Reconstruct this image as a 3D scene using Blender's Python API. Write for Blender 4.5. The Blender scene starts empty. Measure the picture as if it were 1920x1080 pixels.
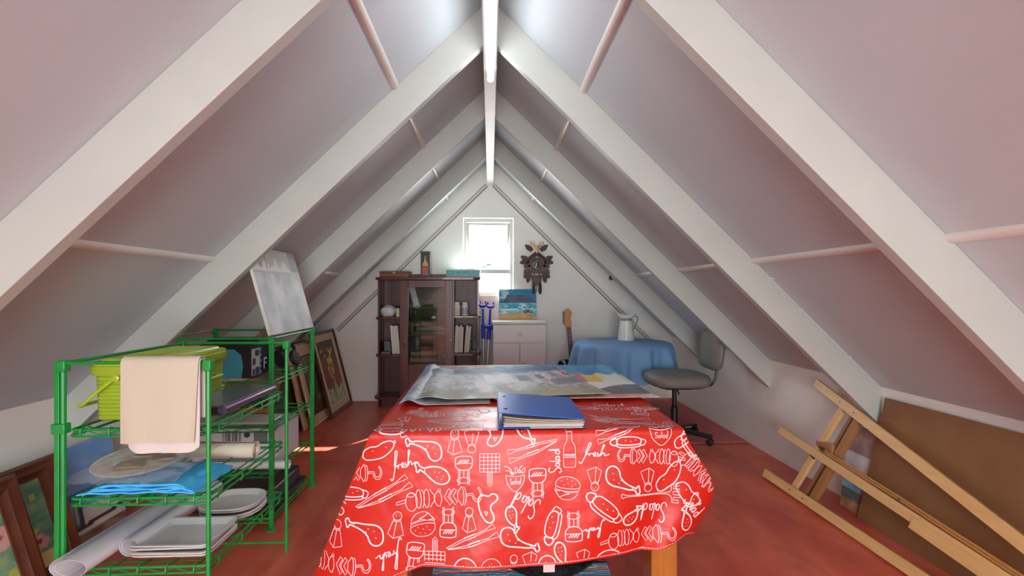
import bpy, math, random
from mathutils import Vector, Matrix, noise
R = math.radians
SC = bpy.context.scene
COL = SC.collection
random.seed(7)

# ---------------------------------------------------------------- camera
cam_d = bpy.data.cameras.new('camera'); cam = bpy.data.objects.new('camera', cam_d); COL.objects.link(cam)
cam_d.sensor_width = 36; cam_d.lens = 907 / 1920 * 36; cam_d.clip_start = .02
cam_d.shift_y = 8 / 1920
cam.location = (0, 0, 1.2); cam.rotation_euler = (R(90), 0, -math.atan(41 / 907))
SC.camera = cam

# ---------------------------------------------------------------- sky, sun, exposure
world = bpy.data.worlds.new('sky'); SC.world = world; world.use_nodes = True
wn = world.node_tree.nodes['Background']; wn.inputs[0].default_value = (.97, .985, 1, 1); wn.inputs[1].default_value = 13.5
sun_d = bpy.data.lights.new('sun', 'SUN'); sun_d.energy = 30; sun_d.angle = R(.6); sun_d.color = (1, .93, .82)
sun = bpy.data.objects.new('sun', sun_d); COL.objects.link(sun); sun.location = (3, 9, 6)
sun.rotation_euler = Vector((-1.30, -1.62, -1.78)).to_track_quat('-Z', 'Y').to_euler()
for nm, loc, sx, sy, rx in (('sky_portal', (-.02, 5.50, 1.59), .56, .88, -90), ('sky_portal_rear', (0, -2.43, .93), 1.95, 1.7, 90)):
    ld = bpy.data.lights.new(nm, 'AREA'); ld.shape = 'RECTANGLE'; ld.size = sx; ld.size_y = sy; ld.cycles.is_portal = True
    lo = bpy.data.objects.new(nm, ld); COL.objects.link(lo); lo.location = loc; lo.rotation_euler = (R(rx), 0, 0)
SC.view_settings.view_transform = 'Standard'; SC.view_settings.look = 'None'
SC.view_settings.gamma = 1; SC.view_settings.use_curve_mapping = False
SC.view_settings.exposure = 0.50
SC.cycles.max_bounces = 10; SC.cycles.diffuse_bounces = 6; SC.cycles.transparent_max_bounces = 16
SC.cycles.caustics_reflective = False; SC.cycles.caustics_refractive = False
SC.cycles.sample_clamp_indirect = 8
try:
    SC.cycles.use_denoising = True
except Exception: pass

# ---------------------------------------------------------------- helpers
def lin(c):
    return tuple(((x / 255) / 12.92 if x <= 10 else ((x / 255 + .055) / 1.055) ** 2.4) for x in c[:3]) + (1,)
MATS = {}
def M(name, rgb, rough=.5, metal=0, var=0, vs=6, bump=0, bs=60, spec=.5, emit=0, alpha=1, coat=0, stretch=None, rgb2=None, detail=4, trans=0):
    """principled material; var/rgb2 = colour mottling by noise, bump = fine relief"""
    if name in MATS: return MATS[name]
    m = bpy.data.materials.new(name); m.use_nodes = True; nt = m.node_tree; b = nt.nodes['Principled BSDF']
    def setv(k, v):
        if k in b.inputs: b.inputs[k].default_value = v
    setv('Base Color', lin(rgb)); setv('Roughness', rough); setv('Metallic', metal); setv('Specular IOR Level', spec)
    setv('Alpha', alpha); setv('Coat Weight', coat); setv('Transmission Weight', trans)
    if emit: setv('Emission Color', lin(rgb)); setv('Emission Strength', emit)
    if var or bump or rgb2:
        tc = nt.nodes.new('ShaderNodeTexCoord'); mp = nt.nodes.new('ShaderNodeMapping'); nt.links.new(tc.outputs['Object'], mp.inputs[0])
        if stretch: mp.inputs['Scale'].default_value = stretch
        if var or rgb2:
            n = nt.nodes.new('ShaderNodeTexNoise'); n.inputs['Scale'].default_value = vs; n.inputs['Detail'].default_value = detail
            nt.links.new(mp.outputs[0], n.inputs['Vector'])
            rp = nt.nodes.new('ShaderNodeValToRGB'); c = lin(rgb); rp.color_ramp.elements[0].position = .3; rp.color_ramp.elements[1].position = .7
            c2 = lin(rgb2) if rgb2 else None
            rp.color_ramp.elements[0].color = c2 if c2 else tuple(x * (1 - var) for x in c[:3]) + (1,)
            rp.color_ramp.elements[1].color = c if c2 else tuple(min(1, x * (1 + var)) for x in c[:3]) + (1,)
            nt.links.new(n.outputs['Fac'], rp.inputs[0]); nt.links.new(rp.outputs[0], b.inputs['Base Color'])
        if bump:
            n2 = nt.nodes.new('ShaderNodeTexNoise'); n2.inputs['Scale'].default_value = bs; nt.links.new(mp.outputs[0], n2.inputs['Vector'])
            bp = nt.nodes.new('ShaderNodeBump'); bp.inputs['Strength'].default_value = bump; bp.inputs['Distance'].default_value = .01
            nt.links.new(n2.outputs['Fac'], bp.inputs['Height']); nt.links.new(bp.outputs[0], b.inputs['Normal'])
    MATS[name] = m
    return m
def GLASS(name, tint=(255, 255, 255), gloss=.12, rough=.02):
    if name in MATS: return MATS[name]
    m = bpy.data.materials.new(name); m.use_nodes = True; nt = m.node_tree
    for n in list(nt.nodes):
        if n.type == 'BSDF_PRINCIPLED': nt.nodes.remove(n)
    out = [n for n in nt.nodes if n.type == 'OUTPUT_MATERIAL'][0]
    t = nt.nodes.new('ShaderNodeBsdfTransparent'); t.inputs[0].default_value = lin(tint)
    g = nt.nodes.new('ShaderNodeBsdfGlossy'); g.inputs['Roughness'].default_value = rough
    mx = nt.nodes.new('ShaderNodeMixShader'); mx.inputs[0].default_value = gloss
    nt.links.new(t.outputs[0], mx.inputs[1]); nt.links.new(g.outputs[0], mx.inputs[2]); nt.links.new(mx.outputs[0], out.inputs[0])
    MATS[name] = m
    return m
def FILM(name):
    m = GLASS(name, (246, 248, 250), .12, .14); nt = m.node_tree; out = [n for n in nt.nodes if n.type == 'OUTPUT_MATERIAL'][0]
    mx = [n for n in nt.nodes if n.type == 'MIX_SHADER'][0]; d = nt.nodes.new('ShaderNodeBsdfDiffuse'); d.inputs[0].default_value = (.9, .92, .95, 1)
    m2 = nt.nodes.new('ShaderNodeMixShader'); m2.inputs[0].default_value = .16
    nt.links.new(mx.outputs[0], m2.inputs[1]); nt.links.new(d.outputs[0], m2.inputs[2]); nt.links.new(m2.outputs[0], out.inputs[0])
    return m
def PAINT(name='painted_surface', rough=.45, bump=.25):
    """colour comes from the picture's own pigment (colour attribute)"""
    if name in MATS: return MATS[name]
    m = bpy.data.materials.new(name); m.use_nodes = True; nt = m.node_tree; b = nt.nodes['Principled BSDF']
    a = nt.nodes.new('ShaderNodeAttribute'); a.attribute_name = 'pigment'; nt.links.new(a.outputs['Color'], b.inputs['Base Color'])
    b.inputs['Roughness'].default_value = rough
    tc = nt.nodes.new('ShaderNodeTexCoord'); n2 = nt.nodes.new('ShaderNodeTexNoise'); n2.inputs['Scale'].default_value = 90
    nt.links.new(tc.outputs['Object'], n2.inputs['Vector'])
    bp = nt.nodes.new('ShaderNodeBump'); bp.inputs['Strength'].default_value = bump; bp.inputs['Distance'].default_value = .004
    nt.links.new(n2.outputs['Fac'], bp.inputs['Height']); nt.links.new(bp.outputs[0], b.inputs['Normal'])
    MATS[name] = m
    return m

class MB:
    """collects geometry for one mesh object"""
    def __init__(s): s.v = []; s.f = []; s.c = None
    def add(s, vs, fs):
        o = len(s.v); s.v += [tuple(p) for p in vs]; s.f += [tuple(i + o for i in f) for f in fs]; return s
    def hexa(s, p):   # 8 points: bottom 4 ccw, top 4 ccw
        return s.add(p, [(3, 2, 1, 0), (4, 5, 6, 7), (0, 1, 5, 4), (1, 2, 6, 5), (2, 3, 7, 6), (3, 0, 4, 7)])
    def box(s, x0, x1, y0, y1, z0, z1):
        return s.hexa([(x0, y0, z0), (x1, y0, z0), (x1, y1, z0), (x0, y1, z0), (x0, y0, z1), (x1, y0, z1), (x1, y1, z1), (x0, y1, z1)])
    def obox(s, c, ax, ay, az):   # centre and three half-axis vectors
        c, ax, ay, az = map(Vector, (c, ax, ay, az))
        return s.hexa([c - ax - ay - az, c + ax - ay - az, c + ax + ay - az, c - ax + ay - az, c - ax - ay + az, c + ax - ay + az, c + ax + ay + az, c - ax + ay + az])
    def bar(s, a, b, w, t, up=(0, 0, 1)):   # rectangular bar from a to b; w across, t along up
        a, b = Vector(a), Vector(b); d = (b - a); l = d.length; d.normalize(); sd = d.cross(Vector(up)).normalized(); u = sd.cross(d).normalized()
        return s.obox((a + b) / 2, d * l / 2, sd * w / 2, u * t / 2)
    def tube(s, pts, r, n=8, closed=False, caps=True):
        pts = [Vector(p) for p in pts]; N = len(pts); rr = r if isinstance(r, (list, tuple)) else [r] * N
        vs = []; prev = None
        for i, p in enumerate(pts):
            a = pts[(i - 1) % N] if (closed or i > 0) else p; b = pts[(i + 1) % N] if (closed or i < N - 1) else p
            d = (b - a).normalized()
            if prev is None:
                up = Vector((0, 0, 1)) if abs(d.z) < .9 else Vector((1, 0, 0)); x = d.cross(up).normalized()
            else:
                x = (prev - d * prev.dot(d)); x = x.normalized() if x.length > 1e-6 else d.orthogonal().normalized()
            y = d.cross(x); prev = x
            for k in range(n):
                t = 2 * math.pi * k / n; vs.append(p + (x * math.cos(t) + y * math.sin(t)) * rr[i])
        fs = []
        for i in range(N if closed else N - 1):
            j = (i + 1) % N
            for k in range(n): fs.append((i * n + k, i * n + (k + 1) % n, j * n + (k + 1) % n, j * n + k))
        if caps and not closed: fs += [tuple(range(n))[::-1], tuple((N - 1) * n + k for k in range(n))]
        return s.add(vs, fs)
    def lathe(s, prof, n=24, c=(0, 0, 0), M4=None, caps=True, sy=1):
        c = Vector(c); vs = []; N = len(prof)
        for r, z in prof:
            for k in range(n):
                t = 2 * math.pi * k / n; p = Vector((r * math.cos(t), r * sy * math.sin(t), z)); p = (M4 @ p) if M4 else p; vs.append(p + c)
        fs = [(i * n + k, i * n + (k + 1) % n, (i + 1) * n + (k + 1) % n, (i + 1) * n + k) for i in range(N - 1) for k in range(n)]
        if caps: fs += [tuple(range(n))[::-1], tuple((N - 1) * n + k for k in range(n))]
        return s.add(vs, fs)
    def prism(s, poly, fn0, fn1):  # 2D polygon mapped by two functions to the bottom and top faces
        n = len(poly)
        vs = [fn0(*p) for p in poly] + [fn1(*p) for p in poly]
        return s.add(vs, [tuple(range(n))[::-1], tuple(range(n, 2 * n))] + [(i, (i + 1) % n, n + (i + 1) % n, n + i) for i in range(n)])
    def grid(s, fn, nu, nv, wrap=False):
        vs = [fn(i / nu, j / nv) for j in range(nv + 1) for i in range(nu + 1)]
        w = nu + 1
        return s.add(vs, [(j * w + i, j * w + i + 1, (j + 1) * w + i + 1, (j + 1) * w + i) for j in range(nv) for i in range(nu)])
    def sheet(s, fn, nu, nv, th):   # grid with thickness along -normal
        g = MB().grid(fn, nu, nv); w = nu + 1; n = len(g.v); P = [Vector(p) for p in g.v]; low = []
        for j in range(nv + 1):
            for i in range(nu + 1):
                a = P[j * w + min(i + 1, nu)] - P[j * w + max(i - 1, 0)]; b = P[min(j + 1, nv) * w + i] - P[max(j - 1, 0) * w + i]
                q = a.cross(b); q = q.normalized() if q.length > 1e-12 else Vector((0, 0, 1)); low.append(P[j * w + i] - q * th)
        fs = list(g.f) + [tuple(k + n for k in f[::-1]) for f in g.f]
        rim = [i for i in range(w)] + [j * w + nu for j in range(1, nv + 1)] + [nv * w + i for i in range(nu - 1, -1, -1)] + [j * w for j in range(nv - 1, 0, -1)]
        for a, b in zip(rim, rim[1:] + rim[:1]): fs.append((b, a, a + n, b + n))
        return s.add(g.v + low, fs)

WORLD = {}
def finish(name, mb, mat, smooth=35, bevel=0, seg=2):
    me = bpy.data.meshes.new(name); me.from_pydata(mb.v, [], mb.f); me.update()
    mats = mat if isinstance(mat, (list, tuple)) else [mat]
    for m in mats: me.materials.append(m)
    if mb.c:
        at = me.color_attributes.new('pigment', 'FLOAT_COLOR', 'POINT')
        at.data.foreach_set('color', [x for c in mb.c for x in lin(c)])
    if smooth:
        me.polygons.foreach_set('use_smooth', [True] * len(me.polygons))
        me.set_sharp_from_angle(angle=R(smooth))
    o = bpy.data.objects.new(name, me); COL.objects.link(o)
    if bevel:
        b = o.modifiers.new('bevel', 'BEVEL'); b.width = bevel; b.segments = seg; b.limit_method = 'ANGLE'; b.angle_limit = R(40)
    return o
def tag(o, label, cat=None, group=None, kind=None):
    if label: o['label'] = label
    if cat: o['category'] = cat
    if group: o['group'] = group
    if kind: o['kind'] = kind
    return o
def thing(name, label, cat, loc=(0, 0, 0), rot=(0, 0, 0), group=None, world=True):
    """an empty at the thing's base; world=True: its parts are given in room coordinates"""
    o = bpy.data.objects.new(name, None); COL.objects.link(o); o.empty_display_size = .05
    o.location = loc; o.rotation_euler = rot; tag(o, label, cat, group)
    if world: WORLD[o.name] = Matrix.Translation(Vector(loc)).inverted()
    return o
def part(name, mb, mat, parent, smooth=35, bevel=0, seg=2, label=None):
    o = finish(name, mb, mat, smooth, bevel, seg); o.parent = parent
    if parent.name in WORLD: o.matrix_parent_inverse = WORLD[parent.name]
    if label: o['label'] = label
    return o
def solo(name, mb, mat, label, cat, group=None, smooth=35, bevel=0, seg=2, base=None):
    """a thing made of a single mesh; origin moved to its base"""
    if base is None:
        xs = [p[0] for p in mb.v]; ys = [p[1] for p in mb.v]; zs = [p[2] for p in mb.v]
        base = ((min(xs) + max(xs)) / 2, (min(ys) + max(ys)) / 2, min(zs))
    mb.v = [(p[0] - base[0], p[1] - base[1], p[2] - base[2]) for p in mb.v]
    o = finish(name, mb, mat, smooth, bevel, seg); o.location = base
    return tag(o, label, cat, group)
def struct(name, mb, mat, label=None, smooth=35, bevel=0, parent=None):
    o = finish(name, mb, mat, smooth, bevel)
    if parent: o.parent = parent
    else: o['kind'] = 'structure'
    if label: o['label'] = label
    return o
def copy_tree(o, parent=None):
    c = o.copy(); COL.objects.link(c)
    if parent: c.parent = parent
    for ch in list(o.children): copy_tree(ch, c)
    return c
def nz(x, y=0, z=0, s=1): return noise.noise(Vector((x * s, y * s, z * s)))
def fbm(x, y, z=0, s=1): return noise.fractal(Vector((x * s, y * s, z)), .8, 2.0, 4)
def mix(a, b, t):
    t = max(0, min(1, t)); return tuple(p + (q - p) * t for p, q in zip(a, b))
def sst(a, b, x):
    t = max(0, min(1, (x - a) / (b - a))); return t * t * (3 - 2 * t)
def cat_rom(pts, k=6, closed=False):
    """smooth polyline through points (any dimension)"""
    P = [tuple(p) for p in pts]; N = len(P); out = []
    seg = N if closed else N - 1
    for i in range(seg):
        g = lambda q: P[q % N] if closed else P[max(0, min(N - 1, q))]
        a, b, c, d = g(i - 1), g(i), g(i + 1), g(i + 2)
        for s in range(k):
            t = s / k
            out.append(tuple(.5 * (2 * b[m] + (c[m] - a[m]) * t + (2 * a[m] - 5 * b[m] + 4 * c[m] - d[m]) * t * t + (3 * b[m] - a[m] - 3 * c[m] + d[m]) * t ** 3) for m in range(len(b))))
    if not closed: out.append(P[-1])
    return out
def picture(name, fn, o, ex, ey, w, h, nx, ny, parent=None, th=0, mat=None, bulge=None, label=None):
    """painted surface: o = lower left corner, ex/ey unit axes, fn(s,t) gives the pigment with t upwards"""
    o, ex, ey = Vector(o), Vector(ex).normalized(), Vector(ey).normalized(); nrm = ex.cross(ey)
    mb = MB(); mb.grid(lambda a, b: o + ex * (a * w) + ey * (b * h) + (nrm * bulge(a, b) if bulge else Vector((0, 0, 0))), nx, ny)
    mb.c = [fn(i / nx, j / ny) for j in range(ny + 1) for i in range(nx + 1)]
    return part(name, mb, mat or PAINT(), parent, smooth=60, label=label)

# ---------------------------------------------------------------- materials of the room
m_ceil = M('ceiling_board_paint', (197, 208, 214), .6, var=.03, vs=3, bump=.05, bs=30)
m_raft = M('rafter_paint', (190, 196, 190), .5, var=.03, vs=5, bump=.06, bs=25, stretch=(1, 1, 1))
m_wall = M('wall_paint', (240, 238, 232), .6, var=.03, vs=2.5, bump=.08, bs=20)
m_trim = M('white_trim_paint', (224, 222, 216), .4, var=.03, vs=8)
def floor_mat():
    m = bpy.data.materials.new('red_floor_paint'); m.use_nodes = True; nt = m.node_tree; b = nt.nodes['Principled BSDF']
    tc = nt.nodes.new('ShaderNodeTexCoord')
    def ns(scale, st, detail=5, dist=.4):
        mp = nt.nodes.new('ShaderNodeMapping'); mp.inputs['Scale'].default_value = st; mp.inputs['Rotation'].default_value = (0, 0, .5)
        nt.links.new(tc.outputs['Object'], mp.inputs[0])
        n = nt.nodes.new('ShaderNodeTexNoise'); n.inputs['Scale'].default_value = scale; n.inputs['Detail'].default_value = detail; n.inputs['Distortion'].default_value = dist
        nt.links.new(mp.outputs[0], n.inputs['Vector']); return n
    n1 = ns(2.2, (1.6, .6, 1)); n2 = ns(6, (1.3, .75, 1), 7, .9); n3 = ns(5, (1, 1, 1), 8)
    r1 = nt.nodes.new('ShaderNodeValToRGB'); r1.color_ramp.elements[0].color = lin((196, 78, 62)); r1.color_ramp.elements[1].color = lin((230, 116, 90))
    r1.color_ramp.elements[0].position = .36; r1.color_ramp.elements[1].position = .64
    nt.links.new(n1.outputs['Fac'], r1.inputs[0])
    mx = nt.nodes.new('ShaderNodeMix'); mx.data_type = 'RGBA'; mx.blend_type = 'MULTIPLY'
    r2 = nt.nodes.new('ShaderNodeValToRGB'); r2.color_ramp.elements[0].color = (.62, .58, .56, 1); r2.color_ramp.elements[1].color = (1, 1, 1, 1)
    r2.color_ramp.elements[0].position = .33; r2.color_ramp.elements[1].position = .58
    nt.links.new(n2.outputs['Fac'], r2.inputs[0]); mx.inputs[0].default_value = .55
    nt.links.new(r1.outputs[0], mx.inputs[6]); nt.links.new(r2.outputs[0], mx.inputs[7])
    r3 = nt.nodes.new('ShaderNodeValToRGB'); r3.color_ramp.elements[0].position = .70; r3.color_ramp.elements[1].position = .76
    nt.links.new(n3.outputs['Fac'], r3.inputs[0])
    mx2 = nt.nodes.new('ShaderNodeMix'); mx2.data_type = 'RGBA'; nt.links.new(r3.outputs[0], mx2.inputs[0])
    nt.links.new(mx.outputs[2], mx2.inputs[6]); mx2.inputs[7].default_value = lin((92, 62, 50)); nt.links.new(mx2.outputs[2], b.inputs['Base Color'])
    rr = nt.nodes.new('ShaderNodeMapRange'); rr.inputs['To Min'].default_value = .26; rr.inputs['To Max'].default_value = .46
    nt.links.new(n2.outputs['Fac'], rr.inputs[0]); nt.links.new(rr.outputs[0], b.inputs['Roughness'])
    bp = nt.nodes.new('ShaderNodeBump'); bp.inputs['Strength'].default_value = .12; bp.inputs['Distance'].default_value = .01
    nt.links.new(n2.outputs['Fac'], bp.inputs['Height']); nt.links.new(bp.outputs[0], b.inputs['Normal'])
    return m
m_floor = floor_mat()

# ---------------------------------------------------------------- room shell
HX = 2.06; KZ = .70; ZC = 2.694; ZB = 2.487; SL = .968; YB = 5.41; YF = -2.40
zc = lambda x: ZC - SL * abs(x)
zb = lambda x: ZB - SL * abs(x)
floor = struct('floor', MB().box(-2.2, 2.2, YF - .15, YB + .15, -.06, -.012), M('floor_joint', (52, 26, 22), .8))
ys = [YF, -1.23, .0, 1.22, 3.47, YB]
for i in range(5):
    for x0, x1 in ((-HX, -.62), (-.62, .82), (.82, HX)) if i < 3 else ((-HX, HX),):
        struct('floor_sheet', MB().box(x0 + .001, x1 - .001, ys[i] + .003, ys[i + 1] - .003, -.0119, 0), m_floor, parent=floor)
struct('wall_left', MB().box(-HX - .12, -HX, YF - .15, YB + .14, 0, zc(HX) + .05), m_wall)
struct('wall_right', MB().box(HX, HX + .12, YF - .15, YB + .14, 0, zc(HX) + .05), m_wall)
def gable(name, y0, y1, wx0, wx1, wz0, wz1):
    e = .03; W = HX; k = zc(W) + e; ap = ZC + e
    L = lambda x: zc(x) + e
    mb = MB(); f0 = lambda x, z: (x, y0, z); f1 = lambda x, z: (x, y1, z)
    for poly in ([(-W, 0), (wx0, 0), (wx0, L(wx0)), (-W, k)], [(wx1, 0), (W, 0), (W, k), (wx1, L(wx1))],
                 [(wx0, 0), (wx1, 0), (wx1, wz0), (wx0, wz0)], [(wx0, wz1), (wx1, wz1), (wx1, L(wx1)), (0, ap), (wx0, L(wx0))]):
        mb.prism(poly, f1, f0)
    return struct(name, mb, m_wall, smooth=0)
WX0, WX1, WZ0, WZ1 = -.303, .262, 1.152, 2.032
gable('wall_back', YB, YB + .14, WX0, WX1, WZ0, WZ1)
gable('wall_front', YF - .14, YF, -.95, .95, .12, 1.74)

# ceiling: boards between the rafters, cover battens on their joints
RY = [-1.68, -.66, .36, 1.388, 2.458, 3.473, 4.484]; RT = .047
mb = MB()
for sg in (-1, 1):
    q = [(0, ZC + .012), (sg * (HX + .12), ZC + .012 - SL * (HX + .12)), (sg * (HX + .12), ZC + .06 - SL * (HX + .12)), (0, ZC + .06)]
    mb.prism(q if sg < 0 else q[::-1], lambda x, z: (x, YF - .14, z), lambda x, z: (x, YB + .14, z))
ceiling = struct('ceiling', mb, m_ceil, smooth=0)
bays = [YF] + RY + [YB]
for i in range(len(bays) - 1):
    ya = bays[i] + (RT * .5 if i else 0); yb = bays[i + 1] + (RT * .5 if i + 1 < len(bays) - 1 else 0)
    for sg in (-1, 1):
        for a, b in ((.0, .474), (.474, 1.38), (1.38, HX)):
            a2, b2 = a + .001, b - .001
            pts = [(sg * a2, ya + .001, zc(a2)), (sg * b2, ya + .001, zc(b2)), (sg * b2, yb - .001, zc(b2)), (sg * a2, yb - .001, zc(a2))]
            if sg > 0: pts = pts[::-1]
            struct('ceiling_board', MB().hexa(pts + [(p[0], p[1], p[2] + .012) for p in pts]), m_ceil, smooth=0, parent=ceiling)
        for xb in (.474, 1.376):
            nx_, nz_ = -sg * SL / math.hypot(1, SL), -1 / math.hypot(1, SL); tx, tz = sg / math.hypot(1, SL), -SL / math.hypot(1, SL)
            sec = [(-.019, 0), (-.016, .007), (-.009, .012), (0, .0135), (.009, .012), (.016, .007), (.019, 0)]
            f = lambda y: (lambda a, b: (sg * xb + tx * a + nx_ * b, y, zc(xb) + tz * a + nz_ * b))
            y0 = bays[i] + (RT if i else 0); y1 = bays[i + 1]
            struct('cover_batten', MB().prism(sec, f(y0), f(y1)), m_trim, parent=ceiling)
names = ['sixth', 'fifth', 'fourth', 'nearest', 'second', 'third', 'farthest']
for i, y in enumerate(RY):
    for sg, sd in ((-1, 'left'), (1, 'right')):
        q = [(sg * .036, zb(.036)), (sg * HX, zb(HX)), (sg * HX, zc(HX)), (sg * .036, zc(.036))]
        mb = MB().prism(q if sg > 0 else q[::-1], lambda x, z: (x, y + RT, z), lambda x, z: (x, y, z))
        lab = {3: 'nearest wide white rafter crossing the %s roof slope in front', 4: 'second white rafter from the front on the %s roof slope, beside the tube light end',
               5: 'third white rafter from the front on the %s roof slope', 6: 'farthest white rafter on the %s roof slope, close to the gable wall'}.get(i, 'white rafter on the %s slope behind the viewer, ' + names[i] + ' of its row') % sd
        struct('rafter', mb, m_raft, lab, smooth=0, bevel=.0025)
struct('ridge_beam', MB().box(-.0355, .0355, YF, YB, 2.40, ZC - .036), M('beam_paint', (234, 234, 228), .45, var=.05, vs=9, bump=.15, bs=14), 'white ridge beam running along the peak of the ceiling', bevel=.003)
# flat moulding strips along the gable slope; dark base colour paints their edge shade
for i, sg in enumerate((-1, 1)):
    z0 = 2.395; x0 = .04; L = 1.95 if sg < 0 else 2.15
    d = Vector((sg, 0, -.985)).normalized(); n = Vector((sg * .985, 0, 1)).normalized(); a = Vector((sg * x0, YB - .006, z0)); b = a + d * L * 1.18
    mb = MB(); mb.obox((a + b) / 2, (b - a) / 2, (0, .006, 0), n * .020)
    tr = struct('trim_%d' % (i + 1), mb, M('gable_strip_shade', (132, 120, 110), .6), 'narrow moulding strip sloping down the gable wall %s of the window' % ('left' if sg < 0 else 'right'), smooth=0)
    struct('bead', MB().obox((a + b) / 2 + Vector((0, -.009, 0)), (b - a) / 2, (0, .0029, 0), n * .012), M('gable_bead_paint', (210, 206, 198), .5), smooth=0, parent=tr)

# window in the gable
win = thing('window_1', 'small two-pane metal window with an open top sash, in the gable wall', None, ((WX0 + WX1) / 2, YB + .07, WZ0)); win['kind'] = 'structure'
m_alu = M('window_frame_paint', (178, 178, 174), .4)
m_glass = GLASS('window_glass', (250, 252, 252), .04)
def rectframe(mb, x0, x1, z0, z1, y0, y1, w):
    mb.box(x0, x0 + w, y0, y1, z0, z1); mb.box(x1 - w, x1, y0, y1, z0, z1); mb.box(x0 + w, x1 - w, y0, y1, z0, z0 + w); mb.box(x0 + w, x1 - w, y0, y1, z1 - w, z1); return mb
part('frame', rectframe(MB(), WX0 + .004, WX1 - .004, WZ0 + .012, WZ1 - .004, YB + .06, YB + .10, .036), m_alu, win, bevel=.002)
part('transom', MB().box(WX0 + .03, WX1 - .03, YB + .055, YB + .105, 1.41, 1.458), m_alu, win, bevel=.002)
part('pane', MB().box(WX0 + .034, WX1 - .034, YB + .078, YB + .082, WZ0 + .042, 1.415), m_glass, win)
zt, zl = WZ1 - .045, 1.47
tilt = R(9)
def tl(x, y, z):   # top-hung sash pushed outwards
    dz = z - zt; return (x, YB + .085 + y * math.cos(tilt) - dz * math.sin(tilt), zt + dz * math.cos(tilt) + y * math.sin(tilt) * 0)
mb = rectframe(MB(), WX0 + .04, WX1 - .04, zl, zt, -.012, .014, .028); mb.v = [tl(*p) for p in mb.v]
sash = part('sash', mb, m_alu, win, bevel=.002)
mb = MB().box(WX0 + .066, WX1 - .066, 0, .004, zl + .026, zt - .026); mb.v = [tl(*p) for p in mb.v]
part('pane', mb, m_glass, sash)
part('sash_stay', MB().tube([(-.10, YB + .07, 1.462), (-.05, YB + .06, 1.50), (.03, YB + .065, 1.515)], .007, 6).box(-.045, .005, YB + .05, YB + .075, 1.50, 1.522), M('stay_metal', (150, 148, 142), .4, .7), win)
part('window_sill', MB().box(WX0 - .0, WX1 + .0, YB - .004, YB + .115, WZ0 - .012, WZ0 + .012), m_trim, win, bevel=.003)
# unseen rear window behind the viewer, enlarged to brighten the room
w2 = thing('window_2', 'unseen window in the gable behind the viewer, enlarged for more daylight', None, (0, YF - .07, .12)); w2['kind'] = 'structure'
part('frame', rectframe(MB(), -.95, .95, .12, 1.74, YF - .10, YF - .05, .05).box(-.025, .025, YF - .10, YF - .05, .17, 1.69), m_alu, w2)
part('pane', MB().box(-.90, -.025, YF - .078, YF - .072, .17, 1.69), m_glass, w2)
part('pane', MB().box(.025, .90, YF - .078, YF - .072, .17, 1.69), m_glass, w2)

# fluorescent battens under the ridge beam
m_lampbody = M('lamp_body', (238, 238, 240), .35)
m_tube = M('lit_tube', (250, 252, 255), .3, emit=11)
for y0, lab in ((1.10, 'white batten light with a single lit tube under the ridge beam'), (-1.5, 'white batten light with a lit tube behind the viewer')):
    f = thing('fluorescent_light', lab, 'light', (0, y0 + .75, 2.40))
    sec = [(-.031, 0), (-.031, -.012), (-.018, -.03), (.018, -.03), (.031, -.012), (.031, 0)]
    part('lamp_body', MB().prism([(a, b) for a, b in sec][::-1], lambda a, b: (a, y0 + .02, 2.3995 + b), lambda a, b: (a, y0 + 1.46, 2.3995 + b)), m_lampbody, f, smooth=30)
    part('tube', MB().lathe([(.013, 0), (.017, .004), (.017, 1.476), (.013, 1.48)], 16, (.002, y0 + 1.49, 2.338), Matrix.Rotation(R(90), 4, 'X')), m_tube, f)
    for yy in (y0, y0 + 1.488):
        part('lamp_holder', MB().box(-.011, .015, yy - .004, yy + .016, 2.328, 2.372), m_lampbody, f, bevel=.003)
# cable entry in the gable
solo('pipe_stub', MB().lathe([(.028, 0), (.028, .01), (.02, .014), (.02, .03), (.012, .032)], 14, (1.367, YB - .0005, 1.363), Matrix.Rotation(R(90), 4, 'X')), M('stub_brown', (92, 70, 56), .7, var=.4, vs=60), 'small brown pipe stub sticking out of the gable wall', 'pipe')
# nails and hooks left in the rafters
for i, (x, y, zoff) in enumerate(((1.455, 2.458, -.012), (1.50, 2.458, -.05), (1.60, 2.458, -.035), (1.86, 2.458, -.03))):
    z = zc(x) + zoff
    solo('wall_hook', MB().tube([(x, y + .001, z), (x + .002, y - .012, z), (x + .018, y - .016, z - .004), (x + .022, y - .014, z + .004)], .0028, 6), m_trim, ['topmost', 'second', 'third', 'lowest'][i] + ' small white hook in the second rafter on the right slope', 'hook', 'hooks in the right rafter')

# ---------------------------------------------------------------- big table with the printed cloth
m_orange = M('varnished_pine', (196, 124, 52), .35, rgb2=(168, 96, 36), vs=5, stretch=(8, 8, .6), coat=.3)
TX0, TX1, TY0, TY1, ZT = -.375, .64, 1.57, 2.80, .752
tb = thing('dining_table', 'large wooden table covered by the red printed cloth', 'table', ((TX0 + TX1) / 2, (TY0 + TY1) / 2, 0))
part('tabletop', MB().box(TX0 + .012, TX1 - .012, TY0 + .012, TY1 - .012, .715, ZT - .004), m_orange, tb, bevel=.004)
for x in (TX0 + .055, TX1 - .045):
    for y in (TY0 + .10, TY1 - .10):
        part('leg', MB().box(x - .045, x + .045, y - .045, y + .045, 0, .715), m_orange, tb, bevel=.006)
for y in (TY0 + .10, TY1 - .10): part('apron', MB().box(TX0 + .10, TX1 - .09, y - .011, y + .011, .63, .715), m_orange, tb)
for x in (TX0 + .055, TX1 - .045): part('apron', MB().box(x - .011, x + .011, TY0 + .145, TY1 - .145, .63, .715), m_orange, tb)

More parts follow.
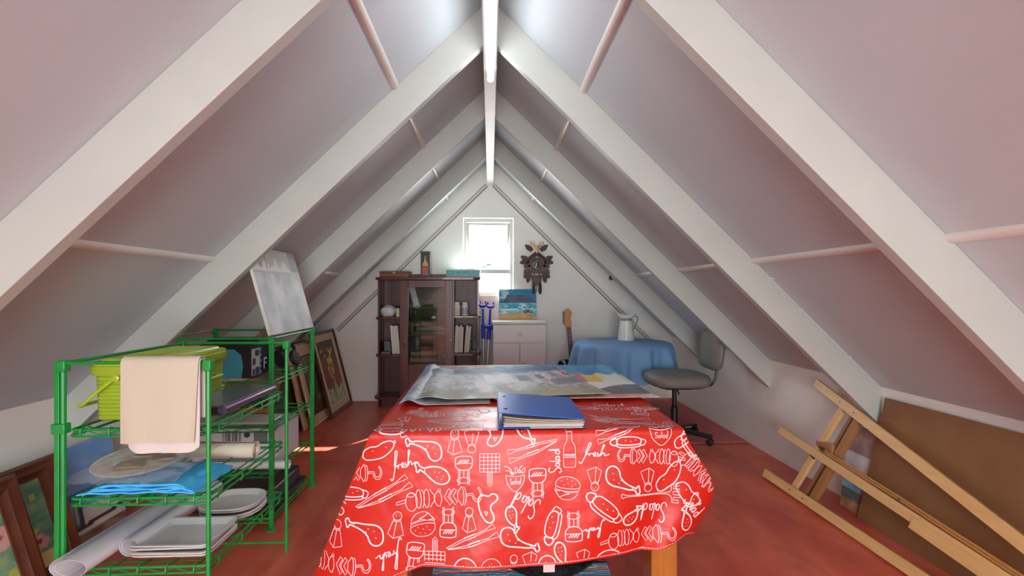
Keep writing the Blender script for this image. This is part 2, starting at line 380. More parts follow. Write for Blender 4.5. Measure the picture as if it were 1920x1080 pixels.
def oo(t):
    q = min(t / .016, 1); return .012 * math.sqrt(max(0, 1 - (1 - q) ** 2))
def interp(t, tab):
    for (a, b), (c, d) in zip(tab, tab[1:]):
        if t <= c: 
            q = (t - a) / (c - a); return b + (d - b) * q
    return tab[-1][1]
XR = cat_rom([(0, TX1 - .004), (.04, .652), (.10, .69), (.16, .73), (.21, .748), (.26, .742), (.31, .72), (.36, .695), (.42, .68), (.55, .68)], 5)
def cxl(t): return TX0 + .006 - oo(t) - .40 * t
def cxr(t): return interp(t, XR)
def cfront(s, t):
    x = cxl(t) + (cxr(t) - cxl(t)) * s
    fl = min(t / .4, 1.3)
    y = TY0 - oo(t) - .035 * fl + fl * (.012 * math.sin(s * 9 + .6) + .010 * nz(s * 4, t * 3, 3) + .006 * math.sin(s * 23 + t * 5))
    y += .05 * fl * max(0, 1 - s / .10) ** 2
    y += .10 * fl * max(0, (s - .86) / .14) ** 2 + .028 * fl * math.exp(-((s - .85) / .045) ** 2)
    return Vector((x, y, ZT - t))
def cside(s, t, left):   # s 0 front, 1 back
    a = cfront(0 if left else 1, t); fl = min(t / .4, 1.3)
    b = Vector((TX0 - oo(t) - .05 * fl if left else TX1 + oo(t) + .05 * fl, TY1 + oo(t) + .03 * fl, ZT - t))
    p = a.lerp(b, s); k = sst(0, .5, s)
    p.x = a.x + (b.x - a.x) * k + (-1 if left else 1) * fl * .018 * math.sin(s * 16) * math.sin(math.pi * s)
    return p
def cback(s, t):
    a = cside(1, t, False); b = cside(1, t, True); fl = min(t / .4, 1.3)
    p = a.lerp(b, s); p.y += fl * .012 * math.sin(s * 18) * math.sin(math.pi * s); return p
def ctop(x, y):
    e = min(x - TX0, TX1 - x, y - TY0, TY1 - y); k = max(0, min(1, e / .12))
    return ZT + k * (.0022 * nz(x * 5, y * 7, 1) + .0014 * nz(x * 15, y * 11, 5))
HEM = [(0, 0.494), (0.12, 0.474), (0.2, 0.449), (0.27, 0.412), (0.34, 0.41), (0.5, 0.416), (0.62, 0.412), (0.8, 0.398), (0.88, 0.392), (0.92, 0.369), (0.95, 0.349), (0.975, 0.359), (1, 0.374)]
T = [0, .002, .005, .009, .014, .02] 
def rows(drop, n=26): return T + [.02 + (drop - .02) * (i / n) for i in range(1, n + 1)]
cl = MB()
NU = 110
def skirt(fn, drop, nu):
    cols = []
    for i in range(nu + 1):
        s = i / nu; cols.append([fn(s, t) for t in rows(drop(s))])
    n = len(cols[0]); vs = [p for c in cols for p in c]
    cl.add(vs, [(i * n + j, i * n + j + 1, (i + 1) * n + j + 1, (i + 1) * n + j) for i in range(nu) for j in range(n - 1)])
skirt(cfront, lambda s: interp(s, HEM), NU)
skirt(lambda s, t: cside(s, t, False), lambda s: .35 + .05 * math.sin(math.pi * s), 40)
skirt(lambda s, t: cside(1 - s, t, True), lambda s: .42 + .05 * s, 40)
skirt(cback, lambda s: .35 + .07 * s, 40)
cl.grid(lambda a, b: (lambda x, y: (x, y, ctop(x, y)))(TX0 + .006 + (TX1 - TX0 - .010) * a, TY0 + (TY1 - TY0) * b), 70, 80)
m_cloth = M('red_oilcloth', (204, 33, 16), .36, var=.06, vs=4, bump=.35, bs=14, spec=.45)
cloth = solo('tablecloth', cl, m_cloth, 'red oilcloth tablecloth printed with white barbecue food drawings', 'tablecloth', smooth=70, base=(.13, 2.2, .30))

# the white print: line drawings that follow the cloth
def cmap(x, b):
    """x across the cloth, b down over the front edge (negative: on the top)"""
    if b < 0:
        y = TY0 - b; return Vector((x, y, ctop(x, y) + .0012))
    s = (x - cxl(b)) / (cxr(b) - cxl(b))
    if s < 0 or s > 1: return None
    hem = interp(s, HEM)
    if b > hem - .006: return None
    e = .004; p = cfront(s, b); du = cfront(min(1, s + e), b) - cfront(max(0, s - e), b); dt = cfront(s, b + e) - cfront(s, max(0, b - e))
    n = dt.cross(du).normalized()
    if n.y > 0 and n.z < .2: n = -n
    return p + n * .0016
pr = MB()
def stroke(pts, w, smooth=True, closed=False):
    """pts in cloth coordinates"""
    if closed: pts = list(pts) + [pts[0]]
    out = [pts[0]]
    for a, b in zip(pts, pts[1:]):
        L = math.dist(a, b); k = max(1, int(L / .012))
        for i in range(1, k + 1): out.append((a[0] + (b[0] - a[0]) * i / k, a[1] + (b[1] - a[1]) * i / k))
    pts = out; N = len(pts); prev = None
    for i in range(N):
        a = pts[max(0, i - 1)]; c = pts[min(N - 1, i + 1)]
        if closed and i in (0, N - 1): a, c = pts[N - 2], pts[1]
        dx, dy = c[0] - a[0], c[1] - a[1]; l = math.hypot(dx, dy) or 1; nx_, ny_ = -dy / l * w / 2, dx / l * w / 2
        p, q = cmap(pts[i][0] + nx_, pts[i][1] + ny_), cmap(pts[i][0] - nx_, pts[i][1] - ny_)
        cur = None
        if p is not None and q is not None:
            pr.v += [tuple(p), tuple(q)]; cur = len(pr.v) - 2
            if prev is not None: pr.f.append((prev, prev + 1, cur + 1, cur))
        prev = cur
def circ(cx, cy, r, ry=None, n=14, a0=0, a1=360):
    ry = ry or r; return [(cx + r * math.cos(R(a0 + (a1 - a0) * i / n)), cy + ry * math.sin(R(a0 + (a1 - a0) * i / n))) for i in range(n + 1)]
# every drawing: list of (points, weight, smooth) in a unit box, y down, centred on (.5, .5)
K, TN = 1.0, .42    # thick and thin pen
def dots(ps): return [([(x, y), (x + .03, y + .015)], TN * 1.3, 0) for x, y in ps]
def kebab():
    return [([(x + (.02 if .49 > x > .40 else (-.02 if .53 < x < .72 else 0)), .12 + (y - .12) * 1.4) for x, y in p], w, m) for p, w, m in kebab0()]
def kebab0():
    o = [([(0, .16), (.10, .145), (.10, .12), (0, .14), (0, .16)], TN, 0)]
    o += [(circ(.17, .14, .065, .075), TN, 1), (circ(.165, .085, .04, .016), TN, 1)]
    for x in (.25, .34): o += [(circ(x, .12, .03, .075), TN, 1), (circ(x + .035, .12, .03, .072, 8, -90, 90), TN, 1)]
    o += [(circ(.46, .13, .05, .06), TN, 1), ([(.445, .07), (.455, .045), (.465, .065), (.475, .045), (.48, .07)], TN, 0)]
    for x in (.56, .62): o += [([(x + .05, .055), (x, .12), (x + .06, .19), (x + .085, .17), (x + .04, .12), (x + .08, .07), (x + .05, .055)], TN, 0)]
    o += [(circ(.735, .12, .024, .075), TN, 1), (circ(.76, .12, .026, .072, 8, -90, 90), TN, 1)]
    o += [([(.785, .125), (.85, .12), (.865, .15), (.90, .172), (.94, .165), (.965, .12), (.955, .08), (.93, .055)], TN, 1), ([(.785, .11), (.86, .105), (.88, .14), (.91, .153), (.935, .14), (.948, .115), (.94, .085), (.922, .068), (.93, .055)], TN, 1)]
    return o
def text(strokes): return [(s, .75, 1) for s in strokes]
D = {
 'ham': [([(.03, .16), (0, .06), (.06, .0), (.11, .05), (.12, .08), (.22, .10), (.30, .085), (.55, .10), (.80, .12), (.95, .22), (1, .40), (.97, .55), (.86, .62), (.74, .60), (.66, .52), (.60, .38), (.50, .28), (.36, .21), (.22, .17), (.12, .15), (.10, .20), (.05, .22)], K, 2), ([(.23, .10), (.23, .17)], TN, 0)] + dots([(.6, .2), (.75, .26), (.8, .42), (.55, .28)]),
 'drum': [([(.02, .16), (-.01, .06), (.05, .0), (.10, .06), (.13, .11), (.26, .17), (.45, .13), (.70, .15), (.90, .26), (1.0, .44), (.95, .58), (.80, .64), (.62, .60), (.46, .48), (.30, .33), (.14, .22), (.10, .27), (.04, .28)], K, 2), ([(.27, .17), (.28, .30)], TN, 0)] + dots([(.55, .28), (.68, .3), (.8, .4), (.62, .42), (.75, .5)]),
 'shaker': [([(.26, .36), (.06, .84), (.38, 1), (.92, .86), (.70, .36)], TN, 0), ([(.46, .38), (.38, 1)], TN, 0), (circ(.48, .16, .24, .16), TN, 1), ([(.27, .29), (.48, .33), (.70, .28)], TN, 1), ([(.27, .34), (.48, .38), (.70, .33)], TN, 1)],
 'shaker_dots': [([(.26, .36), (.06, .84), (.38, 1), (.92, .86), (.70, .36)], TN, 0), ([(.46, .38), (.38, 1)], TN, 0), (circ(.48, .16, .24, .16), TN, 1), ([(.27, .29), (.48, .33), (.70, .28)], TN, 1), ([(.27, .34), (.48, .38), (.70, .33)], TN, 1)] + dots([(.35, .1), (.5, .07), (.6, .13), (.42, .16)]),
 'steak': [([(.10, .06), (.28, .0), (.48, .06), (.66, .02), (.84, .0), (.98, .14), (1.0, .40), (.92, .70), (.74, .94), (.54, 1.0), (.38, .92), (.38, .74), (.46, .54), (.40, .38), (.22, .30), (.08, .20)], K, 2), ([(.62, .62), (.78, .58), (.70, .74), (.62, .62)], .8, 0)],
 'grill': [([(.02, .02), (.30, -.02), (.70, -.02), (.98, .02), (1, .26), (.92, .38), (.7, .46), (.3, .46), (.08, .38), (0, .26), (.02, .02)], .6, 1), ([(0, .24), (1, .22)], TN, 0)] + [([(x, .24), (x + .2, .10)], .7, 0) for x in (.15, .3, .45, .6)] + [([(.2, .44), (.18, 1)], TN, 0), ([(.28, .46), (.27, .98)], TN, 0), ([(.82, .44), (.84, 1)], TN, 0), ([(.73, .46), (.75, .98)], TN, 0), (circ(.5, .82, .38, .10), TN, 1), ([(.5, .46), (.5, .72)], TN, 0)],
 'waffle': [([(0, 0), (1, 0), (1, .56), (0, .56), (0, 0)], TN, 0)] + [([(0, y), (1, y)], TN, 0) for y in (.11, .22, .335, .45)] + [([(x, 0), (x, .56)], TN, 0) for x in (.2, .4, .6, .8)] + [([(.38, .56), (.40, .92), (.5, 1), (.62, .92), (.62, .56)], TN, 0), ([(.46, .58), (.47, .88), (.52, .92), (.55, .86), (.55, .58)], TN, 0)],
 'tongs': [([(0, .02), (.35, -.04), (.62, -.05), (.80, -.06), (.98, -.12), (1, -.02), (.80, -.035), (.62, -.01), (.36, 0), (.03, .05), (0, .02)], TN, 0), ([(.03, .06), (.38, .10), (.62, .10), (.82, .115), (1, .06), (1.02, .17), (.82, .145), (.62, .145), (.38, .14), (.02, .06)], TN, 0), ([(.38, -.05), (.60, -.06), (.60, 0), (.38, 0), (.38, -.05)], TN, 0), ([(.42, .09), (.64, .09), (.64, .15), (.42, .15), (.42, .09)], TN, 0)],
 'burger': [([(.04, .42), (.06, .22), (.25, .04), (.5, 0), (.78, .06), (.96, .24), (.98, .42), (.7, .50), (.3, .49), (.04, .42)], TN, 1), ([(.05, .46), (.1, .56), (.5, .62), (.92, .56), (.97, .46)], TN, 1), ([(0, .56), (.1, .62), (.3, .60), (.5, .68), (.75, .64), (.97, .62)], TN, 1), ([(.04, .60), (.22, .88), (.45, .76), (.6, .72)], .55, 0), ([(.18, .82), (.35, .96), (.65, .95), (.85, .80), (.92, .68)], TN, 1)] + dots([(.25, .2), (.45, .1), (.65, .16), (.8, .28), (.5, .28), (.35, .36), (.68, .38)]),
 'hotdog': [([(.16, .06), (.04, .08), (-.02, .16), (.04, .24), (.16, .24)], K, 2), ([(.16, .14), (.24, .03), (.45, .0), (.68, .01), (.82, .06), (.86, .14), (.82, .22), (.6, .25), (.35, .25), (.2, .22), (.16, .14)], K * .8, 2), ([(.84, .06), (.98, .12), (.96, .22), (.9, .27), (.80, .23)], K * .7, 1), ([(.15, .26), (.25, .32), (.5, .33), (.75, .31), (.85, .28)], K * .8, 1)] + dots([(.4, .1), (.55, .14), (.68, .09)]),
 'sausage': [([(.0, .34), (.06, .18), (.25, .10), (.45, .10), (.65, .02), (.85, 0), (.95, .06), (.93, .18), (.8, .30), (.55, .42), (.25, .44), (.08, .42), (0, .34)], K * .8, 2), ([(.94, .06), (1.0, .0), (1.02, .06), (.95, .1)], K * .7, 0)] + dots([(.3, .2), (.7, .15)]),
 'bottle': [([(.22, 0), (.74, 0), (.74, .07), (.22, .07), (.22, 0)], TN, 0), ([(.28, .07), (.27, .30), (.04, .48), (0, .92), (.15, 1), (.85, 1), (1, .92), (.97, .48), (.72, .30), (.70, .07)], TN, 1), ([(.02, .66), (.98, .66)], TN, 0), ([(.02, .74), (.98, .74)], TN, 0)] + [([(x, .67), (x + .05, .73), (x + .1, .67)], TN, 0) for x in (.1, .25, .4, .55, .7, .82)],
 'salad_bowl': [([(.08, .36), (.16, .70), (.40, .95), (.52, 1), (.66, .95), (.90, .68), (.98, .36)], TN, 1), ([(.08, .36), (.5, .42), (.98, .36)], TN, 1), ([(0, .0), (.25, .08), (.4, .3)], .6, 1), ([(.08, .20), (.22, .18), (.36, .34)], TN, 1), ([(.55, .3), (.52, .12), (.6, .06), (.64, .2), (.55, .3)], TN, 1), ([(.72, .16), (.78, .04), (.88, 0)], .6, 1), ([(.84, .3), (.9, .12), (1, .08), (.96, .24), (.84, .3)], TN, 1), (circ(.4, .30, .06, .05), .7, 1), (circ(.74, .22, .06, .05), .7, 1)] + [(s, TN, 1) for s in ([(.38, .5), (.30, .5), (.3, .58), (.37, .62), (.36, .7), (.27, .68)], [(.48, .62), (.42, .62), (.42, .70), (.49, .70), (.49, .6)], [(.56, .46), (.54, .7)], [(.66, .6), (.60, .62), (.60, .70), (.67, .70), (.67, .6)], [(.80, .44), (.78, .7), (.72, .68), (.73, .6), (.79, .62)])],
 'fork': [([(.02, .16), (0, .20), (.03, .24), (.12, .215), (.7, .215), (.84, .25), (.86, .36)], TN, 1), ([(.02, .16), (.12, .19), (.7, .195), (.84, .16), (.86, .06), (.97, .02)], TN, 1), ([(.86, .36), (.96, .36), (.96, .32), (.88, .31), (.88, .27), (.98, .27), (.98, .23), (.88, .22), (.88, .17), (.98, .165), (.98, .12), (.88, .12), (.89, .08), (.98, .06)], TN, 0)],
 'fresh': text([[(.0, .92), (.04, 1), (.10, .94), (.2, .62), (.32, .2), (.36, .02), (.30, .0), (.26, .2), (.2, .5)], [(.18, .56), (.34, .50)], [(.32, .62), (.36, .5), (.44, .48)], [(.46, .56), (.54, .5), (.52, .43), (.46, .5), (.50, .60), (.58, .56)], [(.62, .42), (.60, .50), (.66, .54), (.60, .62)], [(.66, .6), (.78, .20), (.82, .06), (.78, .04), (.74, .3), (.70, .56), (.78, .42), (.84, .46), (.84, .54), (1, .46)]]),
 'salad': text([[(.22, .12), (.12, .05), (.03, .15), (.08, .32), (.2, .45), (.18, .62), (.06, .66), (.0, .55)], [(.38, .40), (.30, .40), (.28, .56), (.38, .56), (.40, .40), (.42, .58)], [(.50, .08), (.48, .58), (.54, .56)], [(.66, .40), (.58, .40), (.56, .56), (.66, .56), (.68, .40), (.70, .58)], [(.94, .40), (.84, .40), (.80, .54), (.92, .56), (.97, .05), (.99, .58)]]),
 'letter': text([[(.9, .12), (.5, .0), (.15, .2), (.4, .42), (.8, .62), (.7, .9), (.3, 1), (.05, .8)]]),
 'ring': [(circ(.5, .5, .5), K * .8, 1)] + dots([(.4, .3), (.6, .35)]), 'thin_ring': [(circ(.5, .5, .5), TN, 1)] + dots([(.4, .3), (.6, .35), (.5, .22)]),
 'capitals': [(s, TN * 1.6, 0) for s in ([(.16, .1), (.02, .05), (.0, .3), (.15, .5), (.13, .8), (0, .85)], [(.22, .85), (.30, .05), (.38, .85)], [(.25, .55), (.36, .55)], [(.48, .05), (.48, .85), (.60, .85)], [(.66, .85), (.74, .05), (.82, .85)], [(.69, .55), (.80, .55)], [(.88, .05), (.88, .85), (1, .7), (1, .2), (.88, .05)])],
 'kebab': kebab(),
}
ASP = {'ham': .62, 'drum': .64, 'kebab': .25, 'tongs': .1, 'burger': .95, 'hotdog': .33, 'sausage': .44, 'fork': .38, 'fresh': 1, 'salad': .62, 'steak': 1, 'shaker': 1, 'waffle': 1, 'grill': 1, 'bottle': 1, 'salad_bowl': 1}
def draw(kind, x, b, w, h=None, rot=0, fx=False, fy=False, pen=.0046):
    """x, b: centre on the cloth in metres; w, h: size of the unit box in metres"""
    h = h if h else w; a = ASP.get(kind, 1); ca, sa = math.cos(R(rot)), math.sin(R(rot))
    cy = a / 2
    def loc(p):
        px, py = (p[0] - .5) * w, (p[1] - cy) * h
        if fx: px = -px
        if fy: py = -py
        return (x + px * ca - py * sa, b + px * sa + py * ca)
    for pts, wt, sm in D[kind]:
        q = [loc(p) for p in (cat_rom(pts, 5, sm == 2) if sm else pts)]
        stroke(q, pen * wt, closed=(sm == 2))
# kind, centre x, drop below the table edge, width, height, turn, mirrored left-right, upside down  (centimetres)
DOODLES = [
 ('hotdog', -32.1, -1.3, 10.5, 11.8, 5, 0, 0),
 ('capitals', -22.5, -1.3, 12.7, 4.4, -8, 0, 1),
 ('ham', -21.2, 5.3, 11.5, 11.5, 0, 0, 0),
 ('sausage', -35.3, 5.6, 10.8, 11.8, -8, 0, 0),
 ('fresh', -27.8, 10.0, 8.6, 8.9, -8, 0, 0),
 ('drum', -18.3, 12.7, 10.8, 10.8, 0, 0, 0),
 ('shaker_dots', -11.2, 3.4, 5.4, 7.4, 0, 0, 0),
 ('shaker', -6.0, 2.9, 5.4, 7.3, 180, 0, 0),
 ('steak', 0.4, 1.1, 7.1, 6.7, 8, 0, 0),
 ('grill', -8.4, 12.2, 5.4, 8.8, 0, 0, 0),
 ('waffle', -0.1, 11.9, 6.4, 10.1, 0, 0, 0),
 ('kebab', -46.1, 12.9, 25.3, 25.3, 0, 0, 0),
 ('hotdog', -44.5, 19.5, 12.1, 12.1, -3, 0, 0),
 ('tongs', -34.0, 19.5, 18.9, 15.8, -27, 0, 0),
 ('kebab', -15.6, 20.3, 28.0, 27.0, -3, 0, 0),
 ('steak', -0.1, 23.5, 6.7, 8.4, -8, 1, 0),
 ('letter', -47.3, 24.4, 2.4, 4.4, 10, 0, 0),
 ('ham', -39.7, 30.8, 12.5, 12.1, 0, 0, 0),
 ('shaker_dots', -29.3, 28.4, 5.7, 8.1, 6, 0, 0),
 ('burger', -21.2, 28.4, 8.1, 7.8, 170, 0, 0),
 ('grill', -13.2, 27.7, 5.1, 9.1, 180, 0, 0),
 ('shaker', -6.5, 27.1, 5.1, 7.4, 0, 0, 0),
 ('shaker', -48.8, 32.3, 5.4, 8.4, 4, 0, 0),
 ('kebab', -49.3, 40.9, 26.1, 26.1, 0, 0, 0),
 ('fresh', -31.5, 37.4, 8.6, 9.2, 172, 0, 0),
 ('grill', -23.9, 39.0, 5.4, 9.8, 8, 0, 0),
 ('waffle', -17.3, 37.2, 6.4, 9.8, 180, 0, 0),
 ('tongs', -5.8, 33.1, 16.5, 14.9, -20, 0, 0),
 ('ring', -7.7, 41.6, 7.1, 7.1, 0, 0, 0),
 ('thin_ring', 0.3, 41.6, 6.4, 6.7, 0, 0, 0),
 ('hotdog', -42.8, 45.6, 11.1, 11.1, 0, 0, 0),
 ('bottle', 25.6, 5.6, 3.9, 11.8, 0, 0, 0),
 ('tongs', 42.4, 0.4, 15.9, 13.9, -17, 1, 0),
 ('salad_bowl', 55.6, 1.1, 8.1, 8.1, 0, 0, 0),
 ('hotdog', 45.0, 4.0, 11.8, 10.5, 0, 0, 0),
 ('fresh', 33.7, 7.5, 9.7, 6.6, 5, 0, 0),
 ('kebab', 52.2, 8.8, 23.6, 23.6, 2, 1, 0),
 ('salad', 20.5, 9.5, 7.4, 6.7, -90, 0, 0),
 ('burger', 24.7, 18.0, 8.4, 7.4, 6, 0, 0),
 ('shaker_dots', 33.5, 15.3, 5.4, 7.4, 180, 0, 0),
 ('ham', 43.1, 15.9, 12.1, 11.8, 12, 1, 1),
 ('shaker', 51.2, 16.3, 5.4, 7.4, 180, 0, 0),
 ('sausage', 58.6, 15.3, 11.8, 11.8, -38, 0, 0),
 ('fork', 52.2, 20.7, 19.9, 18.6, 0, 0, 0),
 ('hotdog', 36.7, 24.5, 13.8, 15.2, 38, 0, 0),
 ('salad', 53.1, 27.1, 8.4, 10.5, 190, 0, 0),
 ('drum', 46.0, 27.2, 7.1, 7.8, 110, 0, 0),
 ('hotdog', 20.0, 29.3, 11.8, 14.2, -74, 0, 0),
 ('grill', 26.6, 29.6, 5.4, 9.1, 180, 0, 0),
 ('fresh', 33.1, 30.8, 7.2, 5.2, 176, 0, 0),
 ('kebab', 48.2, 34.2, 26.0, 25.3, -2, 0, 0),
 ('salad', 10.9, 23.0, 8.4, 10.5, 208, 0, 0),
 ('drum', 7.2, 26.7, 7.4, 7.8, 228, 0, 0),
 ('ham', 9.5, 33.1, 12.8, 11.1, 6, 1, 1),
 ('salad_bowl', 7.8, 14.6, 6.7, 7.8, 0, 0, 0),
 ('grill', 15.1, 16.4, 5.4, 9.1, 0, 0, 0),
 ('tongs', 13.9, 5.6, 16.5, 14.9, -18, 1, 0),
 ('drum', 11.6, 0.9, 7.1, 6.7, 205, 0, 0),
 ('shaker', 7.5, 41.2, 4.7, 7.1, 0, 0, 0),
 ('shaker', 12.4, 40.6, 5.4, 7.1, 180, 0, 0),
 ('ring', 18.0, 41.4, 5.7, 6.1, 0, 0, 0),
 ('drum', 22.7, 38.5, 7.8, 7.8, 230, 0, 0),
 ('shaker', 29.4, 40.2, 5.1, 6.7, 180, 0, 0),
 ('ring', 38.2, 41.9, 9.8, 8.1, 0, 0, 0),
 ('thin_ring', 49.7, 41.9, 7.1, 6.7, 0, 0, 0),
 ('sausage', 63.7, 2.8, 8.4, 10.1, -30, 0, 0),
 ('hotdog', 66.0, 6.1, 10.1, 11.8, 55, 0, 0),
 ('kebab', 68.7, 14.2, 18.6, 25.3, 50, 0, 0),
 ('sausage', 64.7, 21.3, 10.1, 11.8, 62, 0, 0),
 ('drum', 63.7, 28.9, 7.4, 7.8, 60, 0, 0),
 ('salad', 67.4, 24.7, 7.4, 9.4, 60, 0, 0),
]
for k, x, b, w, h, rt, fx, fy in DOODLES: draw(k, x / 100, b / 100, w / 100, h / 100, rt, fx, fy)
# on the table top (drop counts backwards from the front edge)
for k, x, b, w, h, rt in (('kebab', .50, -.26, .26, .24, 4), ('waffle', .39, -.13, .07, .12, 150), ('grill', .56, -.21, .06, .09, 200), ('fork', .52, -.05, .2, .2, 5), ('hotdog', .60, -.27, .1, .1, 10), ('tongs', .46, -.09, .2, .3, 6),
                         ('salad', .47, -.34, .12, .10, 5), ('drum', .36, -.29, .1, .1, 170), ('shaker', -.30, -.14, .05, .08, 170), ('grill', -.22, -.22, .06, .09, 185), ('waffle', -.27, -.27, .06, .1, 190), ('tongs', -.12, -.10, .2, .3, 12), ('burger', -.33, -.07, .08, .08, 180), ('kebab', -.15, -.20, .24, .24, 3), ('ham', -.05, -.27, .1, .1, 10), ('fresh', -.10, -.04, .09, .06, 4)):
    draw(k, x, b, w, h, rt)
# white stitched hem
for i in range(150):
    s = i / 150; h = interp(s, HEM) - .008
    e = .0025
    p = [cfront(s, h), cfront(s + .0045, interp(s + .0045, HEM) - .008), cfront(s + .0045, interp(s + .0045, HEM) - .0062), cfront(s, h + .0018)]
    pr.add([q + Vector((0, -.0014, .0)) for q in p], [(0, 1, 2, 3)])
part('print', MB(), M('white_print', (238, 226, 226), .5), cloth)
o_pr = [c for c in cloth.children][0]; me = o_pr.data
bx, by, bz = cloth.location
me.from_pydata([(p[0] - bx, p[1] - by, p[2] - bz) for p in pr.v], [], pr.f); me.update(); o_pr['label'] = 'white line drawings of food and lettering printed on the cloth'
mb = MB().box(.165 - .018, .165 + .018, -.0015, .0015, -.012, .012); mb.v = [(p[0] - bx + .02, p[1] - by + cfront(.49, .39).y, p[2] - bz + .332) for p in mb.v]
part('care_label', mb, M('care_label', (222, 196, 196), .7), cloth)

# painted sheets spread over the back of the table
def harbour(s, t):   # grey washed townscape
    n = fbm(s * 9, t * 3, 2); m = fbm(s * 25, t * 9, 5)
    c = mix((214, 216, 218), (150, 156, 160), .5 + .9 * n)
    c = mix(c, (226, 228, 228), sst(.1, .5, m) * .7)
    c = mix(c, (104, 100, 92), sst(.25, .6, fbm(s * 14, t * 30, 9)) * .55)
    if t > .80: c = mix(c, (72, 112, 158), sst(.80, .90, t + .04 * n) * (1 if .2 < s < .98 else .3))
    if .80 > t > .50 and .42 < s < .60: c = mix(c, (232, 236, 240), .7)
    if .52 < t < .74 and .62 < s < .70: c = (96, 120, 142)
    if .42 < t < .78 and .71 < s < .84: c = mix((226, 222, 216), (180, 176, 178), .5 + m)
    if .56 < t < .74 and .75 < s < .80: c = (92, 120, 140)
    if abs(t - (.42 + .5 * (s - .8))) < .10 and s > .80: c = mix(c, (132, 128, 146), .8)
    if t > .66 and s > .86: c = mix(c, (178, 62, 60), sst(.0, .4, fbm(s * 20, t * 8, 3)) * .9)
    if t < .30 and s > .62: c = mix(c, (168, 156, 108), .6)
    if t < .22 and s < .66: c = mix(c, (150, 146, 124), .5 + n)
    return c
def village(s, t):   # blue sky, coloured houses, dark road
    n = fbm(s * 6, t * 3, 7)
    c = mix((52, 142, 198), (112, 186, 222), .5 + n)
    if t < .70: 
        c = mix((226, 232, 232), (190, 206, 210), .5 + n)
    if .44 < t < .72 + .05 * math.sin(s * 40):
        if s < .79: c = (236, 206, 92) if s > .68 else ((224, 116, 140) if s > .63 else (226, 138, 120))
        elif s < .97: c = mix((230, 228, 160), (238, 240, 236), sst(.4, .6, .5 + n * 1.4))
    if t < .46:
        d = math.hypot((s - 1.0) * 1.1, (t + .02) * 1.1)
        c = (238, 238, 234) if d > .44 else mix((104, 106, 118), (132, 132, 142), .5 + n)
    if t < .12: c = mix((232, 150, 136), (238, 226, 222), .5 + n * 1.3) if s < .97 else (236, 236, 236)
    if s < .42: c = mix((60, 140, 196), (176, 188, 190), sst(.0, .3, .42 - s)) if t > .74 else c
    return c
m_sheet = PAINT('painted_sheet', .55, .12)
def sheetpaint(name, fn, corners, nx, ny, zf, label):
    a, b, c, d = corners
    f = lambda s, t: (lambda x, y: Vector((x, y, zf(s, t))))(*[((a[k] * (1 - s) + b[k] * s) * (1 - t) + (d[k] * (1 - s) + c[k] * s) * t) for k in (0, 1)])
    mb = MB().sheet(f, nx, ny, .0016); col = [fn(i / nx, j / ny) for j in range(ny + 1) for i in range(nx + 1)]
    mb.c = col + [(226, 222, 214)] * len(col)
    return solo(name, mb, m_sheet, label, 'painting', smooth=60)
ZS = ZT + .0055
def bump_e(x, w): return math.exp(-(x / w) ** 2)
sheetpaint('painted_sheet', village, ((.02, 1.95), (.70, 1.965), (.70, 2.83), (.02, 2.80)), 90, 60,
           lambda s, t: ZS + .014 * bump_e(t - 1, .10) + .010 * bump_e(t, .06) + .004 * nz(s * 3, t * 2) * min(1, t * 5) + .002, 'unrolled painting of colourful houses under a blue sky, on the red table')
sheetpaint('painted_sheet', harbour, ((-.33, 1.935), (.50, 1.99), (.38, 2.70), (-.345, 2.66)), 120, 70,
           lambda s, t: ZS + .010 + .012 * bump_e(s - .10, .06) + .006 * bump_e(t, .06) + .008 * bump_e(t - 1, .10) * 1 + .003 * nz(s * 6, t * 4, 2) + .008 * sst(.5, .9, s) * 1, 'unrolled grey townscape painting lying uppermost on the red table')
sheetpaint('painted_sheet', lambda s, t: mix((206, 204, 196), (142, 146, 148), .5 + fbm(s * 5, t * 12, 8)) if s > .35 else mix((120, 146, 172), (196, 204, 210), .5 + fbm(s * 6, t * 9, 4)), ((-.355, 1.90), (.0, 1.925), (.0, 2.78), (-.365, 2.78)), 40, 60,
           lambda s, t: ZS + .022 * bump_e(s - .10, .10) + .010 * bump_e(t - 1, .08) + .002, 'greyish painted sheet with a curled left edge, lowest of the sheets on the red table')
sheetpaint('painted_sheet', lambda s, t: mix((176, 120, 106), (208, 188, 168), .5 + 1.2 * fbm(s * 7, t * 4, 6)) if s < .55 else mix((132, 190, 206), (214, 226, 226), .5 + fbm(s * 7, t * 4, 6)), ((-.30, 2.55), (.25, 2.58), (.25, 2.82), (-.30, 2.80)), 60, 20,
           lambda s, t: ZS + .016 * bump_e(t - 1, .35) + .004, 'painted sheet with reddish patches peeping out at the back of the red table')
# lever-arch binder
bd = thing('ring_binder', 'blue lever-arch binder stuffed with papers on the red tablecloth', 'binder', (.172, 1.735, ZT + .003))
m_blue = M('blue_binder_plastic', (32, 96, 196), .36, var=.05, vs=3, spec=.35)
bx0, bx1, by0, by1, z0 = .03, .315, 1.575, 1.90, ZT + .0035
part('back_cover', MB().box(bx0, bx1, by0, by1, z0, z0 + .003), m_blue, bd, bevel=.001)
mb = MB().hexa([(bx0, by0, z0 + .050), (bx1, by0, z0 + .026), (bx1, by1, z0 + .026), (bx0, by1, z0 + .050), (bx0, by0, z0 + .053), (bx1, by0, z0 + .029), (bx1, by1, z0 + .029), (bx0, by1, z0 + .053)])
fc = part('front_cover', mb, m_blue, bd, bevel=.001)
for y in (1.64, 1.83): part('rivet', MB().lathe([(.006, 0), (.006, .0015), (.003, .002)], 12, (bx0 + .022, y, z0 + .0515)), M('binder_hole', (24, 26, 32), .4), fc)
sp = part('spine', MB().box(bx0 - .003, bx0, by0, by1, z0, z0 + .053), m_blue, bd, bevel=.001)
